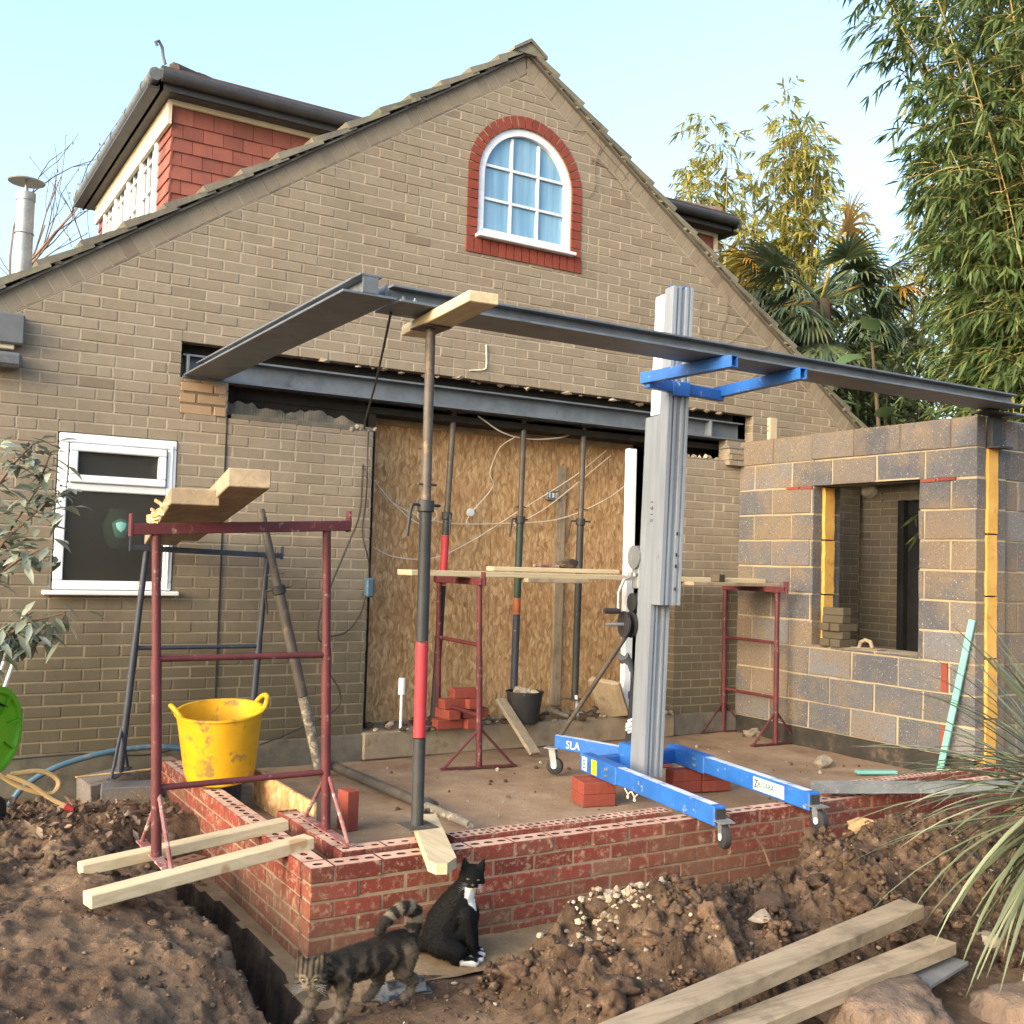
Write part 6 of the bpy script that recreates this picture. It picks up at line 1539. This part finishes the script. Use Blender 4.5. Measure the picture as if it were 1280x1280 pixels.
# ---------------------------------------------------------------- cats
def fur_mat(name):
    t = NT(name); x = t.n('ShaderNodeAttribute'); x.attribute_name = 'fur'
    t.b.inputs['Sheen Weight'].default_value = .0
    c = t.mix(t.math('MULTIPLY', t.thr(t.noise(160, 3, .7), .4, .7), .22), x.outputs['Color'], (.0, .0, .0))
    t.bump(t.noise(240, 3, .8), .6, .004); return t.out(c, .8, 0, .15)
M_['fur'] = fur_mat('cat_fur')
M_['eye'] = gen('cat_eye', (.15,.15,.06), (.12,.12,.05), rough=.1, bump=0, rv=0, spec=.6)
M_['pupil'] = gen('cat_pupil', (.01,.01,.01), (.01,.01,.01), rough=.1, bump=0, rv=0)
M_['nose'] = gen('cat_nose', (.12,.06,.05), (.10,.05,.045), rough=.5, bump=0, rv=0)
def cat(label, loc, yaw, chains, colour, head, headM, eyecol='eye', voxel=.0045, fur_len=.007, nfur=9000):
    """chains: lists of (point, radius) in the cat's own axes (x forward, y left, z up); one remeshed skin"""
    root = thing('cat', label, 'cat', loc)
    Mz = Matrix.Rotation(yaw, 3, 'Z'); bm_ = bmesh.new()
    def sph(p, r_, sc=(1, 1, 1), M=None):
        g = bmesh.ops.create_icosphere(bm_, subdivisions=2, radius=r_)
        for v in g['verts']:
            q = Vector((v.co.x*sc[0], v.co.y*sc[1], v.co.z*sc[2])); v.co = (M @ q if M else q) + Vector(p)
    for ch in chains:
        for (p, r_), (q, s__) in zip(ch, ch[1:]):
            p, q = Vector(p), Vector(q); n = max(2, int((q-p).length/(.28*min(r_, s__)))+1)
            for i in range(n+1): t = i/n; sph(p.lerp(q, t), r_+(s__-r_)*t)
    hc = Vector(head)
    HS = 1.13
    def hp(p): return hc + headM @ (Vector(p)*HS)
    sph(hp((0, 0, 0)), .056, (1.0, 1.02, .92), headM); sph(hp((.026, 0, -.016)), .035, (1, 1.05, .8), headM); sph(hp((.036, .011, -.019)), .019); sph(hp((.036, -.011, -.019)), .019)
    sph(hp((.030, 0, -.032)), .015, (1.2, 1, .8), headM); sph(hp((.014, .030, -.012)), .027); sph(hp((.014, -.030, -.012)), .027); sph(hp((.036, 0, .004)), .014, (1.2, .8, 1.2), headM)
    for sg in (-1, 1):
        for i in range(9):
            t = i/8; sph(hp((.004-.010*t, sg*(.027+.014*t), .030+.044*t)), .022*(1-t)+.003, (.45, 1, 1), headM)
    me = bpy.data.meshes.new('t'); bm_.to_mesh(me); bm_.free(); o = bpy.data.objects.new('t', me); COL.objects.link(o)
    md = o.modifiers.new('r', 'REMESH'); md.mode = 'VOXEL'; md.voxel_size = voxel
    md2 = o.modifiers.new('s', 'SMOOTH'); md2.factor = .5; md2.iterations = 5
    dg = bpy.context.evaluated_depsgraph_get(); m = bpy.data.meshes.new_from_object(o.evaluated_get(dg)); bpy.data.objects.remove(o); m.name = 'body'
    hi = headM.inverted()
    cols = []
    for v in m.vertices: cols.append(colour(v.co, hi @ (v.co-hc)/HS))
    nrm = [v.normal.copy() for v in m.vertices]; cos_ = [v.co.copy() for v in m.vertices]
    at = m.attributes.new('fur', 'FLOAT_COLOR', 'POINT'); at.data.foreach_set('color', [c for q in cols for c in (*q, 1)])
    m.transform(Mz.to_4x4()); m.materials.append(M_['fur']); m.polygons.foreach_set('use_smooth', [True]*len(m.polygons))
    body = link_mesh('body', m, root)
    # short coat: tapered hairs lying back along the body
    VV = []; FF = []; CC = []
    for i in range(nfur):
        k = rng.randrange(len(cos_)); p = cos_[k]; n_ = nrm[k]; hl = hi @ (p-hc)
        ln = fur_len*rng.uniform(.5, 1.2)*(.45 if hl.length < .07 else 1)
        d = (n_*.75 + Vector((-.7, 0, -.35)) + rv3(.25)).normalized(); sx = d.cross(n_).normalized()*.0011 if d.cross(n_).length > .01 else Vector((.001, 0, 0))
        a = len(VV); VV += [Mz @ (p-sx-n_*.001), Mz @ (p+sx-n_*.001), Mz @ (p+d*ln)]; FF.append((a, a+1, a+2)); f = rng.uniform(.75, 1.25); CC += [tuple(min(1, c*f) for c in cols[k])]*3
    fm = bpy.data.meshes.new('coat'); fm.from_pydata(VV, [], FF); fm.materials.append(M_['fur']); a2 = fm.attributes.new('fur', 'FLOAT_COLOR', 'POINT'); a2.data.foreach_set('color', [c for q in CC for c in (*q, 1)]); link_mesh('coat', fm, body)
    def part(name, mb, mat):
        ob_ = mb.build(name, M_[mat], None, smooth=60); ob_.data.transform(Mz.to_4x4()); ob_.parent = body; return ob_
    for sg in (-1, 1):
        b = MB(); M = headM; ec = hp((.0405, sg*.0185, .006)); bmesh.ops.create_icosphere(b.bm, subdivisions=3, radius=.0085)
        for v in b.bm.verts: v.co = ec + M @ Vector((v.co.x*.7, v.co.y*1.0, v.co.z*.45))
        e_ = part('eye', b, eyecol)
        b = MB(); pc_ = hp((.0455, sg*.0192, .006)); bmesh.ops.create_icosphere(b.bm, subdivisions=2, radius=.0035)
        for v in b.bm.verts: v.co = pc_ + M @ Vector((v.co.x*.5, v.co.y*.5, v.co.z*.85))
        pp = part('pupil', b, 'pupil'); pp.parent = e_
    b = MB(); nc = hp((.0545, 0, -.010)); bmesh.ops.create_icosphere(b.bm, subdivisions=2, radius=.0062)
    for v in b.bm.verts: v.co = nc + headM @ Vector((v.co.x*.8, v.co.y*1.1, v.co.z*.75))
    part('nose', b, 'nose')
    b = MB()
    for sg in (-1, 1):
        for k in range(5):
            p = hp((.046, sg*.016, -.018+.003*(k-2))); q = p + headM @ Vector((.010, sg*.042, .008*(k-2)-.008)); b.tube([p, p.lerp(q, .5)+Vector((0, 0, .003)), q], [.00035, .0003, .0001], 4)
    part('whiskers', b, 'white_ink')
    return root
# black and white cat, sitting by the red wall
def tuxedo(p, h):
    W = (.62, .62, .60); K = (.006, .006, .006)
    n_ = .012*MN.noise(p*30)
    if p.z < .028+n_ and p.x > .045: return W
    if h.length > .052:
        tri = .040*(1-max(0, (.300-p.z))/.085)
        if p.x > .050 and .215 < p.z < .322 and abs(p.y+.022) < max(0, tri)+n_*.5: return W
    return K
hM = Matrix.Rotation(R(-74), 3, 'Z') @ Matrix.Rotation(R(12), 3, 'Y') @ Matrix.Rotation(R(-6), 3, 'X')
cat('black cat with a white bib and paws sitting against the red brick wall', (-4.545, -3.10, -.412), R(-38), [
    [((-.055, 0, .092), .088), ((-.040, 0, .150), .087), ((-.010, 0, .212), .076), ((.022, 0, .264), .064), ((.044, 0, .306), .050), ((.054, 0, .330), .045)],
    [((.026, 0, .250), .060), ((.052, 0, .190), .060), ((.048, 0, .140), .055), ((.0, 0, .11), .07)],
    [((-.040, .062, .080), .060), ((.030, .078, .058), .040), ((.020, .074, .026), .026), ((.075, .070, .018), .020), ((.105, .068, .016), .020)],
    [((-.040, -.062, .080), .060), ((.030, -.078, .058), .040), ((.020, -.074, .026), .026), ((.075, -.070, .018), .020), ((.105, -.068, .016), .020)],
    [((.054, .036, .20), .040), ((.076, .034, .120), .026), ((.088, .030, .045), .0195), ((.098, .030, .020), .020), ((.121, .030, .016), .0185)],
    [((.054, -.036, .20), .040), ((.076, -.032, .120), .026), ((.088, -.026, .045), .0195), ((.098, -.026, .020), .020), ((.121, -.026, .016), .0185)],
    [((-.130, .0, .055), .034), ((-.190, .02, .034), .024), ((-.270, .05, .024), .021), ((-.33, .06, .020), .016)]],
    tuxedo, (.070, .0, .360), hM, nfur=13000, fur_len=.009)
# tabby walking
def lerp3(a, b, t): t = min(1, max(0, t)); return tuple(x+(y-x)*t for x, y in zip(a, b))
def tabby(p, h):
    B = (.074, .058, .040); D = (.016, .0135, .011); P_ = (.17, .135, .098)
    w_ = MN.noise(p*16)*.8 + MN.noise(p*40)*.45; tick = .5*MN.noise(p*160)
    if h.length < .070:                         # face: brow lines, cheek lines, pale muzzle and eye rims
        if h.x > .030 and h.z < -.006 and abs(h.y) < .022: return lerp3(P_, B, .35+tick)
        s_ = math.sin(abs(h.y)*420+w_+.6) if h.z > .014 else math.sin((h.z*1.3+abs(h.y)*.9)*300+w_)
        c = lerp3(D, B, .55+.7*s_+tick)
        rim = math.hypot(abs(h.y)-.020, h.z-.006)
        if .009 < rim < .015 and h.x > .02: c = lerp3(c, P_, .7)
        return c
    if p.z > .262 or (p.x < -.21 and p.z > .240): # tail rings
        if p.x > -.090: return D
        t = math.atan2(p.z-.27, p.x+.16); return lerp3(D, (.15, .122, .09), .35+1.1*math.sin(t*9+w_*1.2)+tick)
    if p.z < .10:
        c = lerp3((.05, .04, .03), P_, .75-p.z*5+tick*.6); s_ = math.sin(p.z*150+w_*2.5)
        return lerp3(c, D, (.9*s_-.35) if p.z > .03 else 0)
    top = min(1, max(0, (p.z-.205)/.03))
    s_ = math.sin(p.x*78 + p.z*18 + w_*3.4) + .7*MN.noise(p*26)
    c = lerp3(D, B, .45+.85*s_+tick)
    if p.z < .150: c = lerp3(c, (.11, .088, .064), (.150-p.z)*9)
    return lerp3(c, D, top*.9)
hM2 = Matrix.Rotation(R(47), 3, 'Z') @ Matrix.Rotation(R(16), 3, 'Y')
cat('brown tabby cat walking past with its striped tail curled over its back', (-5.15, -3.49, -.372), R(196), [
    [((-.200, 0, .192), .060), ((-.150, 0, .188), .068), ((-.06, 0, .178), .070), ((.04, 0, .180), .067), ((.12, 0, .186), .058), ((.175, 0, .200), .047), ((.205, 0, .205), .044)],
    [((-.185, .038, .175), .052), ((-.165, .045, .110), .036), ((-.225, .045, .062), .021), ((-.205, .045, .020), .0175), ((-.180, .045, .013), .0175)],
    [((-.175, -.036, .170), .052), ((-.110, -.042, .105), .036), ((-.125, -.042, .060), .021), ((-.085, -.042, .020), .0175), ((-.058, -.042, .013), .0175)],
    [((.120, .036, .165), .042), ((.110, .042, .105), .029), ((.125, .042, .055), .0205), ((.135, .042, .018), .0180), ((.158, .042, .013), .0180)],
    [((.130, -.036, .165), .042), ((.170, -.040, .105), .029), ((.205, -.040, .058), .0205), ((.225, -.040, .020), .0180), ((.250, -.040, .013), .0180)],
    [((-.240, 0, .215), .034), ((-.262, .005, .262), .029), ((-.258, .008, .305), .028), ((-.225, .01, .333), .028), ((-.165, .012, .335), .027), ((-.105, .014, .310), .024), ((-.065, .015, .276), .018)]],
    tabby, (.245, .018, .205), hM2, nfur=16000, fur_len=.010)
